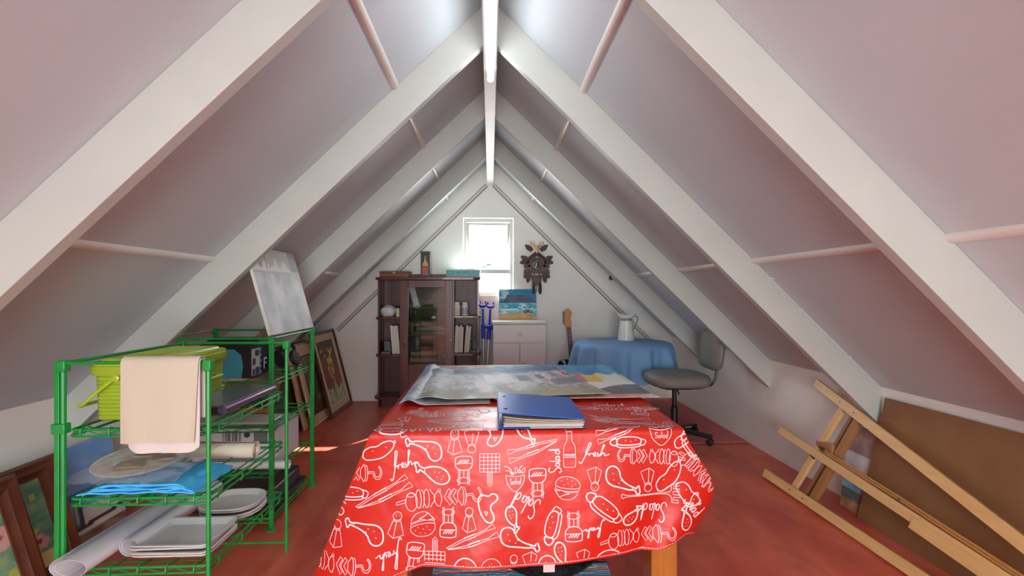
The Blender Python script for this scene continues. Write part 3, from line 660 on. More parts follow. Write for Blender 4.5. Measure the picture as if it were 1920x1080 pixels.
part('spine_label', MB().box(bx0 - .0036, bx0 - .0029, by0 + .09, by0 + .23, z0 + .008, z0 + .045), M('spine_label', (206, 196, 208), .6), sp)
for yr in (.12, .20): part('ring', MB().tube(cat_rom([(bx0 + .03, by0 + yr, z0 + .004), (bx0 + .012, by0 + yr, z0 + .026), (bx0 + .03, by0 + yr, z0 + .042), (bx0 + .055, by0 + yr, z0 + .03)], 5), .002, 6), M('steel', (180, 182, 186), .25, 1), bd)
rnd = random.Random(4)
for i in range(9):
    zz = z0 + .0045 + i * .0024; cc = rnd.choice([(226, 224, 218), (210, 208, 200), (196, 182, 160), (232, 232, 230), (150, 140, 128)])
    dx, dy = rnd.uniform(-.004, .004), rnd.uniform(-.006, .004)
    mb = MB().sheet(lambda a, b: Vector((bx0 + .016 + a * .262 + dx, by0 + .004 + dy + b * .305, zz + .0016 + .016 * (1 - a) ** 3 * (i / 9))), 10, 2, .0015)
    part('paper_wad', mb, M('paper_%d_%d_%d' % cc, cc, .8), bd)
mb = MB().box(bx0 + .10, bx1 - .012, by0 - .012, by0 + .2, z0 + .0032, z0 + .0042)
part('loose_paper', mb, M('paper_white', (232, 234, 236), .7), bd)

# under the table: rag rug and black shaggy fleece
def rag(s, t):
    k = int(t * 46 + .6 * fbm(s * 30, t * 20, 1)); rr = random.Random(k * 7 + 3); base = rr.choice([(60, 120, 170), (236, 220, 210), (60, 56, 64), (210, 100, 130), (110, 190, 214), (226, 140, 84), (160, 150, 184), (250, 246, 240), (160, 60, 90)])
    return mix(base, (40, 36, 40), .4 * max(0, nz(s * 300, t * 300)))
mb = MB().sheet(lambda a, b: Vector((-.245 + .755 * a, 1.95 + .60 * b, .008 + .004 * math.sin(b * 46 * math.pi) ** 2 + .002 * nz(a * 30, b * 40))), 120, 184, .006)
mb.c = [rag(i / 120, j / 184) for j in range(185) for i in range(121)] * 2
solo('rag_rug', mb, PAINT('rag_weave', .9, .8), 'colourful striped rag rug on the floor under the big table', 'rug')
fz = MB(); rnd = random.Random(11)
fz.lathe([(.0, .0), (.21, .0), (.235, .03), (.21, .075), (.11, .105), (.0, .11)], 28, (.255, 2.20, .014), caps=False)
for i in range(2600):
    a = rnd.uniform(0, 6.283); r = .235 * math.sqrt(rnd.random()); z = .014 + .105 * (1 - (r / .25) ** 2) ** .6
    p = Vector((.255 + r * math.cos(a), 2.20 + r * math.sin(a), z)); d = Vector((rnd.uniform(-1, 1), rnd.uniform(-1, .4), rnd.uniform(.0, .5))).normalized() * rnd.uniform(.03, .06)
    q = p + d * .6 + Vector((0, 0, .006)); e = p + d - Vector((0, 0, .008)); sd = d.cross(Vector((0, 0, 1))).normalized() * .002
    fz.add([p - sd, p + sd, q + sd * .7, q - sd * .7, e], [(0, 1, 2, 3), (3, 2, 4)])
solo('shaggy_cushion', fz, M('black_fleece', (20, 16, 18), .8), 'black long-haired shaggy cushion on the rag rug under the table', 'cushion', smooth=60)

# ---------------------------------------------------------------- more shape helpers
def rrect(x0, x1, y0, y1, r, n=5):
    out = []
    for cx, cy, a0 in ((x1 - r, y1 - r, 0), (x0 + r, y1 - r, 90), (x0 + r, y0 + r, 180), (x1 - r, y0 + r, 270)):
        for i in range(n + 1): t = R(a0 + 90 * i / n); out.append((cx + r * math.cos(t), cy + r * math.sin(t)))
    return out
def loft(mb, loops, cap0=True, cap1=True):
    n = len(loops[0]); vs = [p for l in loops for p in l]
    fs = [(i * n + k, i * n + (k + 1) % n, (i + 1) * n + (k + 1) % n, (i + 1) * n + k) for i in range(len(loops) - 1) for k in range(n)]
    if cap0: fs.append(tuple(range(n))[::-1])
    if cap1: fs.append(tuple((len(loops) - 1) * n + k for k in range(n)))
    return mb.add(vs, fs)
def rbox(x0, x1, y0, y1, zs_off, r):
    """rounded box lofted through (z, outward offset) rings"""
    return loft(MB(), [[(p[0], p[1], z) for p in rrect(x0 - o, x1 + o, y0 - o, y1 + o, max(.002, r + o))] for z, o in zs_off])
def frame_side(mb, o, ex, ey, nr, w, h, prof, side):
    """one mitred side of a picture frame; prof = (inset, height) points"""
    c = [lambda d: (d, d), lambda d: (w - d, d), lambda d: (w - d, h - d), lambda d: (d, h - d)]
    A, B = c[side], c[(side + 1) % 4]; n = len(prof)
    P = lambda q, z: o + ex * q[0] + ey * q[1] + nr * z
    vs = [P(A(d), z) for d, z in prof] + [P(B(d), z) for d, z in prof]
    return mb.add(vs, [tuple(range(n)), tuple(range(n, 2 * n))[::-1]] + [((i + 1) % n, i, n + i, n + (i + 1) % n) for i in range(n)])
def framed(label, o, ex, ey, w, h, fw, prof, mat_f, fn, nx, ny, mat_w=0, mat_m=None, name='framed_painting', canvas=False, group=None, depth=.02, liner=None):
    """picture leaning on something: o lower-left corner of its back, ex along the bottom, ey up the slope"""
    o, ex, ey = Vector(o), Vector(ex).normalized(), Vector(ey).normalized(); nr = ex.cross(ey).normalized()
    b = o + ex * w / 2; t = thing(name, label, 'painting', (b.x, b.y, b.z), group=group)
    inset = fw * .85
    if canvas:
        part('stretcher', MB().obox(o + ex * w / 2 + ey * h / 2 + nr * (depth / 2 - .001), ex * w / 2, ey * h / 2, nr * (depth / 2 - .001)), mat_f, t, bevel=.002)
        picture('picture', fn, o + nr * depth, ex, ey, w, h, nx, ny, t)
        return t
    part('backing_board', MB().obox(o + ex * w / 2 + ey * h / 2 + nr * .004, ex * (w / 2 - .004), ey * (h / 2 - .004), nr * .003), M('backing_board', (120, 92, 64), .8), t)
    for sd in range(4): part('frame_side', frame_side(MB(), o, ex, ey, nr, w, h, prof, sd), mat_f, t)
    if mat_w:
        pm = [(inset, .007), (inset, .012), (inset + mat_w * .8, .011), (inset + mat_w, .008), (inset + mat_w, .007)]
        for sd in range(4): part('mount_side', frame_side(MB(), o, ex, ey, nr, w, h, pm, sd), mat_m, t)
    if liner:
        pm = [(inset + mat_w, .007), (inset + mat_w, .013), (inset + mat_w + .012, .010), (inset + mat_w + .012, .007)]
        for sd in range(4): part('liner_side', frame_side(MB(), o, ex, ey, nr, w, h, pm, sd), liner, t)
    i2 = inset + mat_w - .001
    picture('picture', fn, o + ex * i2 + ey * i2 + nr * .0085, ex, ey, w - 2 * i2, h - 2 * i2, nx, ny, t)
    return t
def spiral_roll(p0, p1, r, turns, mat, label, name='paper_roll', group=None, squash=1, inner=.35):
    p0, p1 = Vector(p0), Vector(p1); d = (p1 - p0).normalized(); sx = d.cross(Vector((0, 0, 1))).normalized(); up = sx.cross(d)
    def f(a, b):
        th_ = a * turns * 2 * math.pi + 2.2; rr = r * (1 - (1 - inner) * a)
        return p0.lerp(p1, b) + sx * rr * math.cos(th_) + up * rr * squash * math.sin(th_)
    return solo(name, MB().sheet(f, int(20 * turns), 6, .0009), mat, label, 'paper roll', group, smooth=50)

# ---------------------------------------------------------------- green wire racks
m_green = M('green_enamel', (22, 150, 62), .38, var=.12, vs=14, spec=.6)
ENDS = {}
def rack(label, x0, x1, y0, y1, top, zs, double_front=False):
    near = double_front
    t = thing('wire_rack', label, 'rack', ((x0 + x1) / 2, (y0 + y1) / 2, 0), group='green wire racks')
    for i, (x, y) in enumerate(((x0, y0), (x1, y0), (x1, y1), (x0, y1))):
        p = part('post', MB().tube([(x, y, .0), (x, y, top)], .0078, 8) if near else MB().box(x - .012, x + .012, y - .008, y + .008, .006, top), m_green, t, bevel=0 if near else .003)
        if not near: part('foot', MB().lathe([(.026, 0), (.026, .004), (.012, .010), (.012, .016)], 14, (x, y, 0)), m_green, p)
        if i == 0 and double_front:
            part('side_strip', MB().box(x - .026, x - .010, y - .006, y + .012, .006, top), m_green, p, bevel=.002)
            part('clamp', MB().box(x - .030, x + .014, y - .014, y + .014, .735, .768), m_green, p, bevel=.003)
        part('corner_cap', MB().box(x - .014, x + .014, y - .014, y + .014, top - .034, top + .004), m_green, p, bevel=.004)
    for a, b in (((x0, y0), (x1, y0)), ((x1, y0), (x1, y1)), ((x1, y1), (x0, y1)), ((x0, y1), (x0, y0))):
        if near and a == (x1, y0): continue
        part('top_rail', MB().tube([(a[0], a[1], top - .006), (b[0], b[1], top - .006)], .0058, 8), m_green, t)
    wire_y = wire_x = None
    for z in zs:
        e = .012
        loop = lambda zz, rad: MB().tube([(q[0], q[1], zz) for q in rrect(x0 + e, x1 - e, y0 + e, y1 - e, .014, 3)], rad, 7, closed=True)
        sh = part('shelf', loop(z, .0046), m_green, t)
        part('lower_rail', loop(z - .022, .0036), m_green, sh)
        def wire(a0, a1, ax, off):
            pf = [(a0 - .002, -.024), (a0 - .009, -.012), (a0 - .007, .004), (a0 + .002, .008), (a0 + .012, .001), (a0 + .03, -.006), (a1 - .03, -.006), (a1 - .012, .001), (a1 - .002, .008), (a1 + .007, .004), (a1 + .009, -.012), (a1 + .002, -.024)]
            return [(off, a, z + b) if ax == 'y' else (a, off, z + b - .005) for a, b in pf]
        nx_ = 5; 
        for i in range(nx_):
            x = x0 + .05 + (x1 - x0 - .10) * i / (nx_ - 1)
            part('wire', MB().tube(wire(y0 + e, y1 - e, 'y', x), .0026, 5), m_green, sh)
        for i in range(4):
            y = y0 + .07 + (y1 - y0 - .14) * i / 3
            part('wire', MB().tube(wire(x0 + e, x1 - e, 'x', y), .0026, 5), m_green, sh)
        # crimped brace between the two front rods
        n = 9; zig = [(x0 + e + .01 + (x1 - x0 - 2 * e - .02) * k / n, y0 + e - .001, z - (.003 if k % 2 else .019)) for k in range(n + 1)]
        part('brace', MB().tube(zig, .0022, 5), m_green, sh)
    return t
AX0, AX1, AY0, AY1 = -1.405, -.94, 1.66, 2.28
BX0, BX1, BY0, BY1 = -1.69, -1.105, 2.50, 3.06
SH = (.742, .512, .280, .050)
ra = rack('nearer green wire rack, the one holding the lime bucket and white trays', AX0, AX1, AY0, AY1, .972, SH[:3], True)
part('foot_rail', MB().tube([(AX0, AY1, .045), (AX1, AY1, .045)], .005, 8), m_green, ra)
rack('farther green wire rack, with the black box and a canvas on top', BX0, BX1, BY0, BY1, .972, SH)
SZ = lambda i: SH[i] + .012     # resting height on a shelf

# ---------------------------------------------------------------- things on the nearer rack
m_lime = M('lime_plastic', (158, 184, 44), .32, var=.05, vs=5, spec=.6)
m_lime2 = M('lime_lid', (176, 200, 60), .28, spec=.6)
bk = thing('storage_bucket', 'lime green ribbed plastic bucket with lid on the nearer green rack', 'bucket', (-1.27, 1.95, SZ(0)))
z0 = SZ(0); X0, X1, Y0, Y1 = -1.375, -1.155, 1.735, 2.17
prof = [(z0, -.012), (z0 + .004, -.006)]
for i in range(11):
    za = z0 + .008 + i * .0135; o = -.006 + .006 * i / 11; prof += [(za, o), (za + .009, o), (za + .0105, o - .0028), (za + .0125, o - .0028)]
prof += [(z0 + .158, .0), (z0 + .163, .0)]
part('body', rbox(X0, X1, Y0, Y1, prof, .028), m_lime, bk, smooth=50)
part('rim', rbox(X0, X1, Y0, Y1, [(z0 + .160, .002), (z0 + .160, .014), (z0 + .164, .016), (z0 + .190, .016), (z0 + .192, .012)], .03), m_lime, bk)
zl = z0 + .192
lid = part('lid', rbox(X0, X1, Y0, Y1, [(zl, .010), (zl + .010, .012), (zl + .013, .006), (zl + .013, -.012), (zl + .021, -.016), (zl + .023, -.022), (zl + .023, -.045), (zl + .019, -.05)], .03), m_lime2, bk)
for i in range(4): part('lid_rib', MB().box(X0 + .045 + i * .038, X0 + .053 + i * .038, Y0 + .06, Y1 - .06, zl + .0185, zl + .0235), m_lime2, lid, bevel=.001)
hz = z0 + .150
part('handle', MB().tube(cat_rom([(-1.29, Y0 - .010, hz), (-1.345, Y0 - .014, hz - .045), (-1.392, Y0 - .010, hz - .086), (-1.402, Y0 + .01, hz - .094), (-1.402, Y1 - .01, hz - .094), (-1.392, Y1 + .010, hz - .086), (-1.345, Y1 + .014, hz - .045), (-1.29, Y1 + .010, hz)], 4), .0062, 8), m_lime2, bk)
for y in (Y0 - .006, Y1 + .006): part('handle_pivot', MB().lathe([(.013, -.006), (.013, .004), (.008, .007)], 12, (-1.29, y, hz), Matrix.Rotation(R(90 if y < 2 else -90), 4, 'X')), m_lime2, bk)
mb = MB().tube(cat_rom([(X1 + .004, 1.80, z0 + .10), (X1 + .024, 1.80, z0 + .098), (X1 + .026, 2.08, z0 + .098), (X1 + .004, 2.08, z0 + .10)], 4), .006, 8)
part('grip', mb, m_lime2, bk)

def drape(name, x0, x1, yf, yb, ztop, zf, zbk, mat, label, skew=0, round_=0, wav=.003):
    Lf, Lb = ztop - zf, ztop - zbk; rt = (yb - yf) / 2; arc = math.pi * rt; Ltot = Lf + arc + Lb
    def f(a, b):
        l = a * Ltot; x = x0 + (x1 - x0) * b
        w = wav * nz(b * 4, a * 2, 3) + wav * math.sin(b * 7)
        if l < Lb: z = zbk + l; y = yb + w * (1 - l / Lb) * .5
        elif l < Lb + arc: t = (l - Lb) / rt; y = (yf + yb) / 2 + rt * math.cos(t); z = ztop + rt * math.sin(t)
        else:
            k = (l - Lb - arc) / Lf; z = ztop - k * Lf; y = yf - abs(w) * k * 2
            if round_: z += round_ * k * (max(0, 1 - b / .18) ** 2 + max(0, (b - .82) / .18) ** 2)
            x += skew * k * (b - .5 * 0)
        return Vector((x, y, z))
    return solo(name, MB().sheet(f, 60, 24, .0018), mat, label, 'cloth', smooth=60)
drape('hanging_cloth', -1.185, -.957, 1.642, 1.672, .966, .672, .78, M('white_cloth', (226, 218, 214), .85, var=.03, vs=6), 'white cloth hanging under the cream one on the front rail', 0, .02)
drape('hanging_cloth', -1.205, -.958, 1.634, 1.680, .966, .706, .80, M('cream_cloth', (208, 199, 178), .8, var=.03, vs=5, bump=.1, bs=60), 'cream cloth folded over the top front rail of the nearer green rack', -.012, 0)
# brown photo album right of the bucket
al = thing('photo_album', 'dark brown album with a shiny purple spine on the nearer green rack', 'album', (-1.05, 1.98, SZ(0)))
m_brown = M('album_cover', (62, 40, 38), .35)
zz = SZ(0)
part('cover', MB().box(-1.135, -.965, 1.80, 2.22, zz + .028, zz + .034), M('album_top', (92, 104, 98), .3), al, bevel=.002)
part('cover', MB().box(-1.135, -.965, 1.80, 2.22, zz, zz + .006), m_brown, al, bevel=.002)
part('pages', MB().box(-1.13, -.985, 1.806, 2.214, zz + .006, zz + .028), m_brown, al)
part('spine', MB().tube([(-.972, 1.80, zz + .017), (-.972, 2.22, zz + .017)], .0175, 14), M('purple_sheen', (128, 104, 140), .22, .6), al)
# blue folded cloth with a wrapped platter on it
m_sky = M('turquoise_cloth', (72, 190, 244), .6, var=.08, vs=8, bump=.1, bs=30)
bc = thing('folded_cloth', 'bright blue cloth folded in layers on the nearer green rack', 'cloth', (-1.19, 1.81, SZ(1)))
zz = SZ(1) + .002
for i in range(5):
    xa, xb = -1.375 + .012 * i, -1.0 + .012 * (i % 3) - .02 * i * .4; ya, yb = 1.672 + .006 * (i % 2), 1.93 - .012 * i
    def f(a, b, i=i, xa=xa, xb=xb, ya=ya, yb=yb):
        p = (a - .5) * 2
        return Vector((xa + (xb - xa) * a + .02 * nz(b * 3, i), ya + (yb - ya) * b + .012 * nz(a * 5, i, 2), zz + i * .0064 + .006 * (1 - abs(p) ** 6) * 1 + .004 * nz(a * 6, b * 5, i * 3) - .010 * max(0, abs(p) - .8) * 5 * (i > 0)))
    part('fold', MB().sheet(f, 26, 14, .0052), m_sky, bc, smooth=70)
plz = SZ(1) + .056
pf = [(0, 0), (.085, 0), (.105, .003), (.14, .012), (.146, .016), (.14, .0165), (.104, .008), (.085, .005), (0, .005)]
mb = MB().lathe(pf, 36, (0, 0, 0), caps=False, sy=.94)
tl_ = Matrix.Rotation(R(7), 3, 'X')
mb.v = [tuple(tl_ @ Vector(p) + Vector((-1.265, 1.815, plz + .002))) for p in mb.v]
solo('platter', mb, M('cream_ceramic', (248, 242, 226), .3), 'oval cream platter wrapped in plastic, on the blue cloth', 'plate')
m_card = M('brown_card', (176, 130, 82), .6, var=.1, vs=20)
for i, (x, y, a, w, h) in enumerate(((-1.275, 1.775, 10, .085, .05), (-1.265, 1.855, 4, .08, .045), (-1.19, 1.82, 28, .07, .045))):
    ax = Vector((math.cos(R(a)), math.sin(R(a)), 0)); ay = Vector((-ax.y, ax.x, 0))
    solo('wooden_tag', MB().obox((x, y, plz + .014 + (y - 1.815) * .12 + .002 * i), ax * w / 2, ay * h / 2 + Vector((0, 0, h * .06)), Vector((0, 0, .003))), m_card, ['brown card piece nearest the front inside the wrapped platter', 'brown card piece farthest back inside the wrapped platter', 'brown card piece at the right inside the wrapped platter'][i], 'card', bevel=.001)
def bagf(a, b):
    u, v = a * 2 - 1, b * 2 - 1; r = min(1, (abs(u) ** 3 + abs(v) ** 3) ** (1 / 3))
    return Vector((-1.245 + .185 * u + .012 * nz(v * 3, 1), 1.815 + .15 * v + .0 + .008 * nz(u * 4, 2), plz + .036 + .018 * v - .034 * r ** 3 + .0075 * nz(u * 5, v * 6, 4) + .004 * nz(u * 14, v * 11, 9)))
solo('plastic_bag', MB().grid(bagf, 46, 36), FILM('clear_film'), 'clear crinkled plastic wrapped over the platter', 'bag', smooth=0)
# rolled paper and foam trays
m_paper = M('white_paper', (232, 230, 234), .7)
m_cream_p = M('cream_paper', (232, 222, 198), .7)
spiral_roll((-1.385, 2.04, SZ(1) + .034), (-.955, 2.02, SZ(1) + .034), .033, 3.0, m_cream_p, 'cream paper roll on the middle shelf of the nearer green rack', squash=1)
spiral_roll((-1.224, 1.70, SZ(2) + .042), (-1.222, 2.22, SZ(2) + .040), .036, 1.35, m_paper, 'white paper roll beside the trays on the nearer green rack', squash=.98, inner=.6, group='white paper rolls on the low shelf')
spiral_roll((-1.325, 1.585, SZ(2) + .037), (-1.318, 2.20, SZ(2) + .036), .064, 1.4, m_paper, 'flattened white paper roll at the left end of the nearer green rack', squash=.56, inner=.6, group='white paper rolls on the low shelf')
m_foam = M('white_tray_plastic', (228, 228, 224), .32, spec=.5)
def tray_mesh(w, d, oval):
    r = .032 if not oval else min(w, d) * .42
    L = lambda s, z: [(p[0], p[1], z) for p in rrect(-w / 2 + s, w / 2 - s, -d / 2 + s, d / 2 - s, max(.006, r - s))]
    return loft(MB(), [L(.030, 0), L(.022, .001), L(.006, .014), L(0, .015), L(0, .018), L(.005, .0185), L(.014, .0165), L(.030, .004), L(.036, .003)])
base = None
for si, (cx, cy, w, d, ov, wh) in enumerate(((-1.087, 1.785, .268, .215, False, 'nearer stack of square-cornered trays'), (-1.06, 2.05, .235, .215, True, 'farther stack of round-cornered trays'))):
    base = finish('foam_tray', tray_mesh(w, d, ov), m_foam, 50)
    for i in range(4):
        o = base if i == 0 else base.copy()
        if i: COL.objects.link(o)
        o.location = (cx + .004 * math.sin(i * 2.3), cy + .004 * math.cos(i * 3), SZ(2) + .001 + i * .0125); o.rotation_euler = (0, 0, .03 * math.sin(i * 4 + si))
        tag(o, 'white plastic tray, %s in the %s' % (['lowest', 'second from below', 'third from below', 'topmost'][i], wh), 'tray', 'trays on the nearer green rack')

# ---------------------------------------------------------------- things on the farther rack
m_black = M('black_card', (24, 24, 27), .4)
bb = thing('cardboard_box', 'black box with teal panel and torn open flap on the farther green rack', 'box', (-1.34, 2.68, SZ(0)))
z0 = SZ(0)
part('body', MB().box(-1.50, -1.235, 2.56, 2.80, z0, z0 + .165), m_black, bb, bevel=.002)
part('flap', MB().hexa([(-1.50, 2.56, z0 + .166), (-1.235, 2.56, z0 + .166), (-1.235, 2.70, z0 + .20), (-1.50, 2.70, z0 + .20), (-1.50, 2.56, z0 + .169), (-1.235, 2.56, z0 + .169), (-1.235, 2.70, z0 + .203), (-1.50, 2.70, z0 + .203)]), m_black, bb)
def pl(name, pts, mat, y=2.5588):   # flat print on the box front
    return part(name, MB().prism(pts, lambda a, b: (a, y + .0008, z0 + b), lambda a, b: (a, y, z0 + b)), mat, bb)
m_teal = M('teal_print', (70, 176, 204), .45)
pl('teal_panel', [(-1.44, .0), (-1.285, .0), (-1.275, .06), (-1.285, .12), (-1.32, .15), (-1.44, .155)], m_teal)
def sidep(name, y0, y1, za, zb_, mat, off=.0): return part(name, MB().box(-1.2355, -1.2342 + off, y0, y1, z0 + za, z0 + zb_), mat, bb)
sidep('label_panel', 2.565, 2.655, .01, .15, M('pale_label', (206, 206, 216), .5))
for k, (a, b, c, d) in enumerate(((2.572, 2.60, .012, .045), (2.606, 2.648, .012, .05), (2.574, 2.606, .066, .10), (2.60, 2.645, .11, .14))): sidep('label_print', a, b, c, d, M('label_ink', (60, 60, 74), .5), .0006)
for k in range(5): sidep('blue_stripe', 2.657 + .0, 2.672, .012 + .03 * k, .028 + .03 * k, m_teal, .0004)
sidep('letter_stem', 2.70, 2.709, .03, .09, M('white_ink', (232, 232, 236), .5), .0004); sidep('letter_arm', 2.709, 2.735, .08, .09, MATS['white_ink'], .0004); sidep('letter_bar', 2.709, 2.728, .055, .064, MATS['white_ink'], .0004)
# black ear-muff shaped bundle behind it
hb = thing('headphones', 'black padded headphones beside the black box on the farther green rack', 'headphones', (-1.19, 2.86, SZ(0)))
for dx, s in ((0, 1), (.07, .9)):
    part('ear_pad', MB().lathe([(.0, 0), (.045, 0), (.055, .012), (.05, .03), (.0, .034)], 18, (-1.225 + dx, 2.85 + dx * .5, SZ(0) + .056), Matrix.Rotation(R(70), 4, 'Y') @ Matrix.Scale(s, 4), caps=False), M('black_pad', (18, 18, 20), .7), hb)
part('headband', MB().tube(cat_rom([(-1.225, 2.86, SZ(0) + .09), (-1.21, 2.90, SZ(0) + .125), (-1.165, 2.92, SZ(0) + .125), (-1.145, 2.89, SZ(0) + .09)], 5), .010, 8), M('black_pad2', (26, 26, 28), .6), hb)
# small wooden frame and translucent sheet on the second shelf
m_oak = M('honey_wood', (190, 128, 66), .45, rgb2=(158, 98, 46), vs=6, stretch=(6, 1, 6))
fr = thing('small_picture', 'small honey-coloured wooden frame on the second shelf of the farther green rack', 'frame', (-1.36, 2.78, SZ(1)))
ex, ey = Vector((1, 0, 0)), Vector((0, .7, .71)).normalized(); nr = ex.cross(ey)
for sd in range(4): part('frame_side', frame_side(MB(), Vector((-1.50, 2.70, SZ(1) + .016)), ex, ey, nr, .30, .20, [(0, 0), (0, .018), (.026, .014), (.026, 0)], sd), m_oak, fr)
part('backing_board', MB().obox(Vector((-1.35, 2.70, SZ(1) + .016)) + ey * .10 + nr * .003, ex * .14, ey * .09, nr * .002), M('dark_back', (52, 44, 44), .7), fr)
solo('frosted_panel', rbox(-1.56, -1.13, 2.53, 2.69, [(SZ(1), 0), (SZ(1) + .006, .003), (SZ(1) + .010, 0)], .02), M('frosted_lid', (196, 202, 190), .35), 'flat pale translucent panel lying on the second shelf of the farther green rack', 'panel')
wb = thing('appliance_box', 'white carton with grey printing on the third shelf of the farther green rack', 'box', (-1.32, 2.72, SZ(2)))
z0 = SZ(2)
part('body', rbox(-1.56, -1.12, 2.60, 2.90, [(z0, -.004), (z0 + .004, 0), (z0 + .192, 0), (z0 + .197, -.005)], .018), M('white_carton', (220, 214, 222), .5), wb)
m_grey = M('grey_print', (120, 118, 126), .6)
for k in range(8): part('printed_bar', MB().box(-1.40 + k * .012, -1.395 + k * .012 + .004 * (k % 3), 2.5988, 2.5996, z0 + .10, z0 + .18), m_grey, wb)
part('printed_panel', MB().box(-1.24, -1.17, 2.5988, 2.5996, z0 + .11, z0 + .18), m_grey, wb)
part('printed_symbol', MB().lathe([(.0, 0), (.016, 0), (.016, .0008), (0, .0008)], 14, (-1.275, 2.5992, z0 + .16), Matrix.Rotation(R(90), 4, 'X'), caps=False), MATS['label_ink'], wb)
spiral_roll((-1.50, 2.54, SZ(2) + .024), (-1.03, 2.53, SZ(2) + .024), .023, 2.4, m_paper, 'white paper roll sticking out of the farther green rack')
solo('dark_board', MB().box(-1.60, -1.125, 2.56, 3.02, SZ(3), SZ(3) + .016), M('dark_board_face', (46, 42, 44), .45), 'dark flat board on the bottom shelf of the farther green rack', 'board', bevel=.002)
solo('storage_case', rbox(-1.62, -1.15, 2.62, 3.0, [(SZ(3) + .0165, -.004), (SZ(3) + .020, 0), (SZ(3) + .085, 0), (SZ(3) + .090, -.006)], .03), M('dark_case', (66, 64, 70), .4), 'dark grey flat case on the board at the bottom of the farther green rack', 'case')

# unfinished grey canvas standing on the rack
def greyc(s, t):
    n = fbm(s * 3, t * 4, 1)
    if t > .74:
        c = mix((196, 184, 166), (172, 168, 158), .5 + n)
        if s > .80: c = (132, 138, 136)
        drip = .80 + .12 * abs(nz(s * 9, 3)) + .06 * math.sin(s * 30)
        if t < drip + .06 * nz(s * 22, 1) and s < .78: c = (216, 216, 214)
        if s < .34 and .45 < (s * 9) % 1 < .6 and t > .76: c = (92, 84, 82)
    elif t > .715: c = (168, 160, 154) if t < .73 else (206, 200, 194)
    else: c = mix((206, 208, 210), (158, 162, 166), .5 + 1.1 * fbm(s * 4, t * 2.2, 4))
    return c
m_canv = M('raw_canvas', (214, 210, 202), .8)
framed('unfinished grey and white canvas leaning on top of the farther green rack', (-1.128, 2.512, .976), (0, 1, 0), (-.125, 0, .455), .585, .475, 0, None, m_canv, greyc, 60, 60, canvas=True, name='canvas_painting')

# ---------------------------------------------------------------- framed pictures leaning along the left side
m_walnut = M('walnut_frame', (96, 54, 30), .35, rgb2=(66, 34, 18), vs=7, stretch=(3, 3, 3), coat=.2)
m_dwood = M('dark_carved_frame', (124, 68, 44), .3, rgb2=(86, 44, 28), vs=5, coat=.3)
m_beige = M('beige_mount', (214, 186, 146), .7, var=.04)
m_creaml = M('cream_liner', (226, 212, 184), .6)
PF = lambda fw, hh: [(0, 0), (0, hh * .8), (fw * .18, hh), (fw * .4, hh * .75), (fw * .62, hh * .8), (fw * .8, hh * .5), (fw, hh * .45), (fw, 0)]
def flowers(s, t):
    c = mix((122, 50, 38), (152, 68, 46), .5 + fbm(s * 3, t * 3, 2))
    c = mix(c, (52, 30, 24), sst(.55, 1, t) * .7)
    if t < .20 + .06 * math.sin(s * 9) + .05 * nz(s * 8, 1): c = mix((150, 152, 124), (206, 204, 176), .5 + 1.3 * fbm(s * 9, t * 9, 5))
    d = abs(s - .52); w = .045 + .09 * max(0, 1 - abs(t - .16) / .14) - .0
    if .05 < t < .42 and d < w * (1 if t < .30 else .7): c = mix((140, 160, 104), (200, 208, 150), .5 + (s - .52) * 6)
    if .38 < t < .92:
        for k in range(34):
            a = random.Random(k); q = a.random(); fx = .5 + (a.uniform(-.34, .30)) * (.3 + .7 * q) ; ft = .42 + .46 * q - .1 * abs(fx - .5)
            r = .028 + .016 * a.random()
            if (s - fx) ** 2 + ((t - ft) * 1.2) ** 2 < r * r * (1 + .6 * nz(s * 30, t * 30, k)): c = a.choice([(236, 196, 70), (214, 164, 54), (246, 220, 120), (190, 140, 60)])
        if abs(s - (.52 + .25 * (t - .42) * math.sin(t * 20))) < .008 or abs(s - (.50 - .5 * (t - .42))) < .008: c = (96, 104, 58)
    return c
def dusk(s, t):
    c = mix((92, 84, 74), (136, 128, 112), sst(.3, 1, t) + .3 * fbm(s * 3, t * 3, 1))
    c = mix(c, (132, 92, 34), sst(.5, 0, t) * .8 * sst(.1, .6, s)); c = mix(c, (56, 40, 30), sst(.4, .0, t) * .6 * (1 - s))
    if .2 < t < .30 and .45 < s < .8 and nz(s * 20, t * 24) > .1: c = (200, 178, 160)
    return c
def sandy(s, t): return mix((196, 170, 138), (158, 150, 136), .5 + fbm(s * 3, t * 8, 2)) if t > .3 else mix((120, 96, 70), (160, 132, 98), .5 + fbm(s * 5, t * 8, 3))
UPL = lambda dx, z: (dx, 0, z)
framed('brown framed picture, farthest back in the stack leaning by the flower picture', (-1.675, 4.19, 0), (0, 1, 0), UPL(-.15, .735), .62, .75, .05, PF(.05, .022), m_walnut, dusk, 24, 24, group='framed pictures at the far left')
framed('beige mounted picture in the middle of the leaning stack at far left', (-1.615, 4.26, 0), (0, 1, 0), UPL(-.16, .735), .60, .745, .02, PF(.02, .018), m_beige, sandy, 24, 24, .07, m_beige, group='framed pictures at the far left')
framed('dusky landscape with wide cream mount leaning beside the flower picture', (-1.565, 4.33, 0), (0, 1, 0), UPL(-.17, .72), .60, .73, .02, PF(.02, .018), m_creaml, dusk, 40, 48, .075, m_beige, liner=m_walnut, group='framed pictures at the far left')
framed('still life of yellow flowers in a green vase, framed, at far left', (-1.515, 4.66, 0), (0, 1, 0), UPL(-.205, .80), .675, .83, .04, PF(.04, .024), m_walnut, flowers, 80, 96, .055, m_beige, liner=m_creaml, group='framed pictures at the far left')
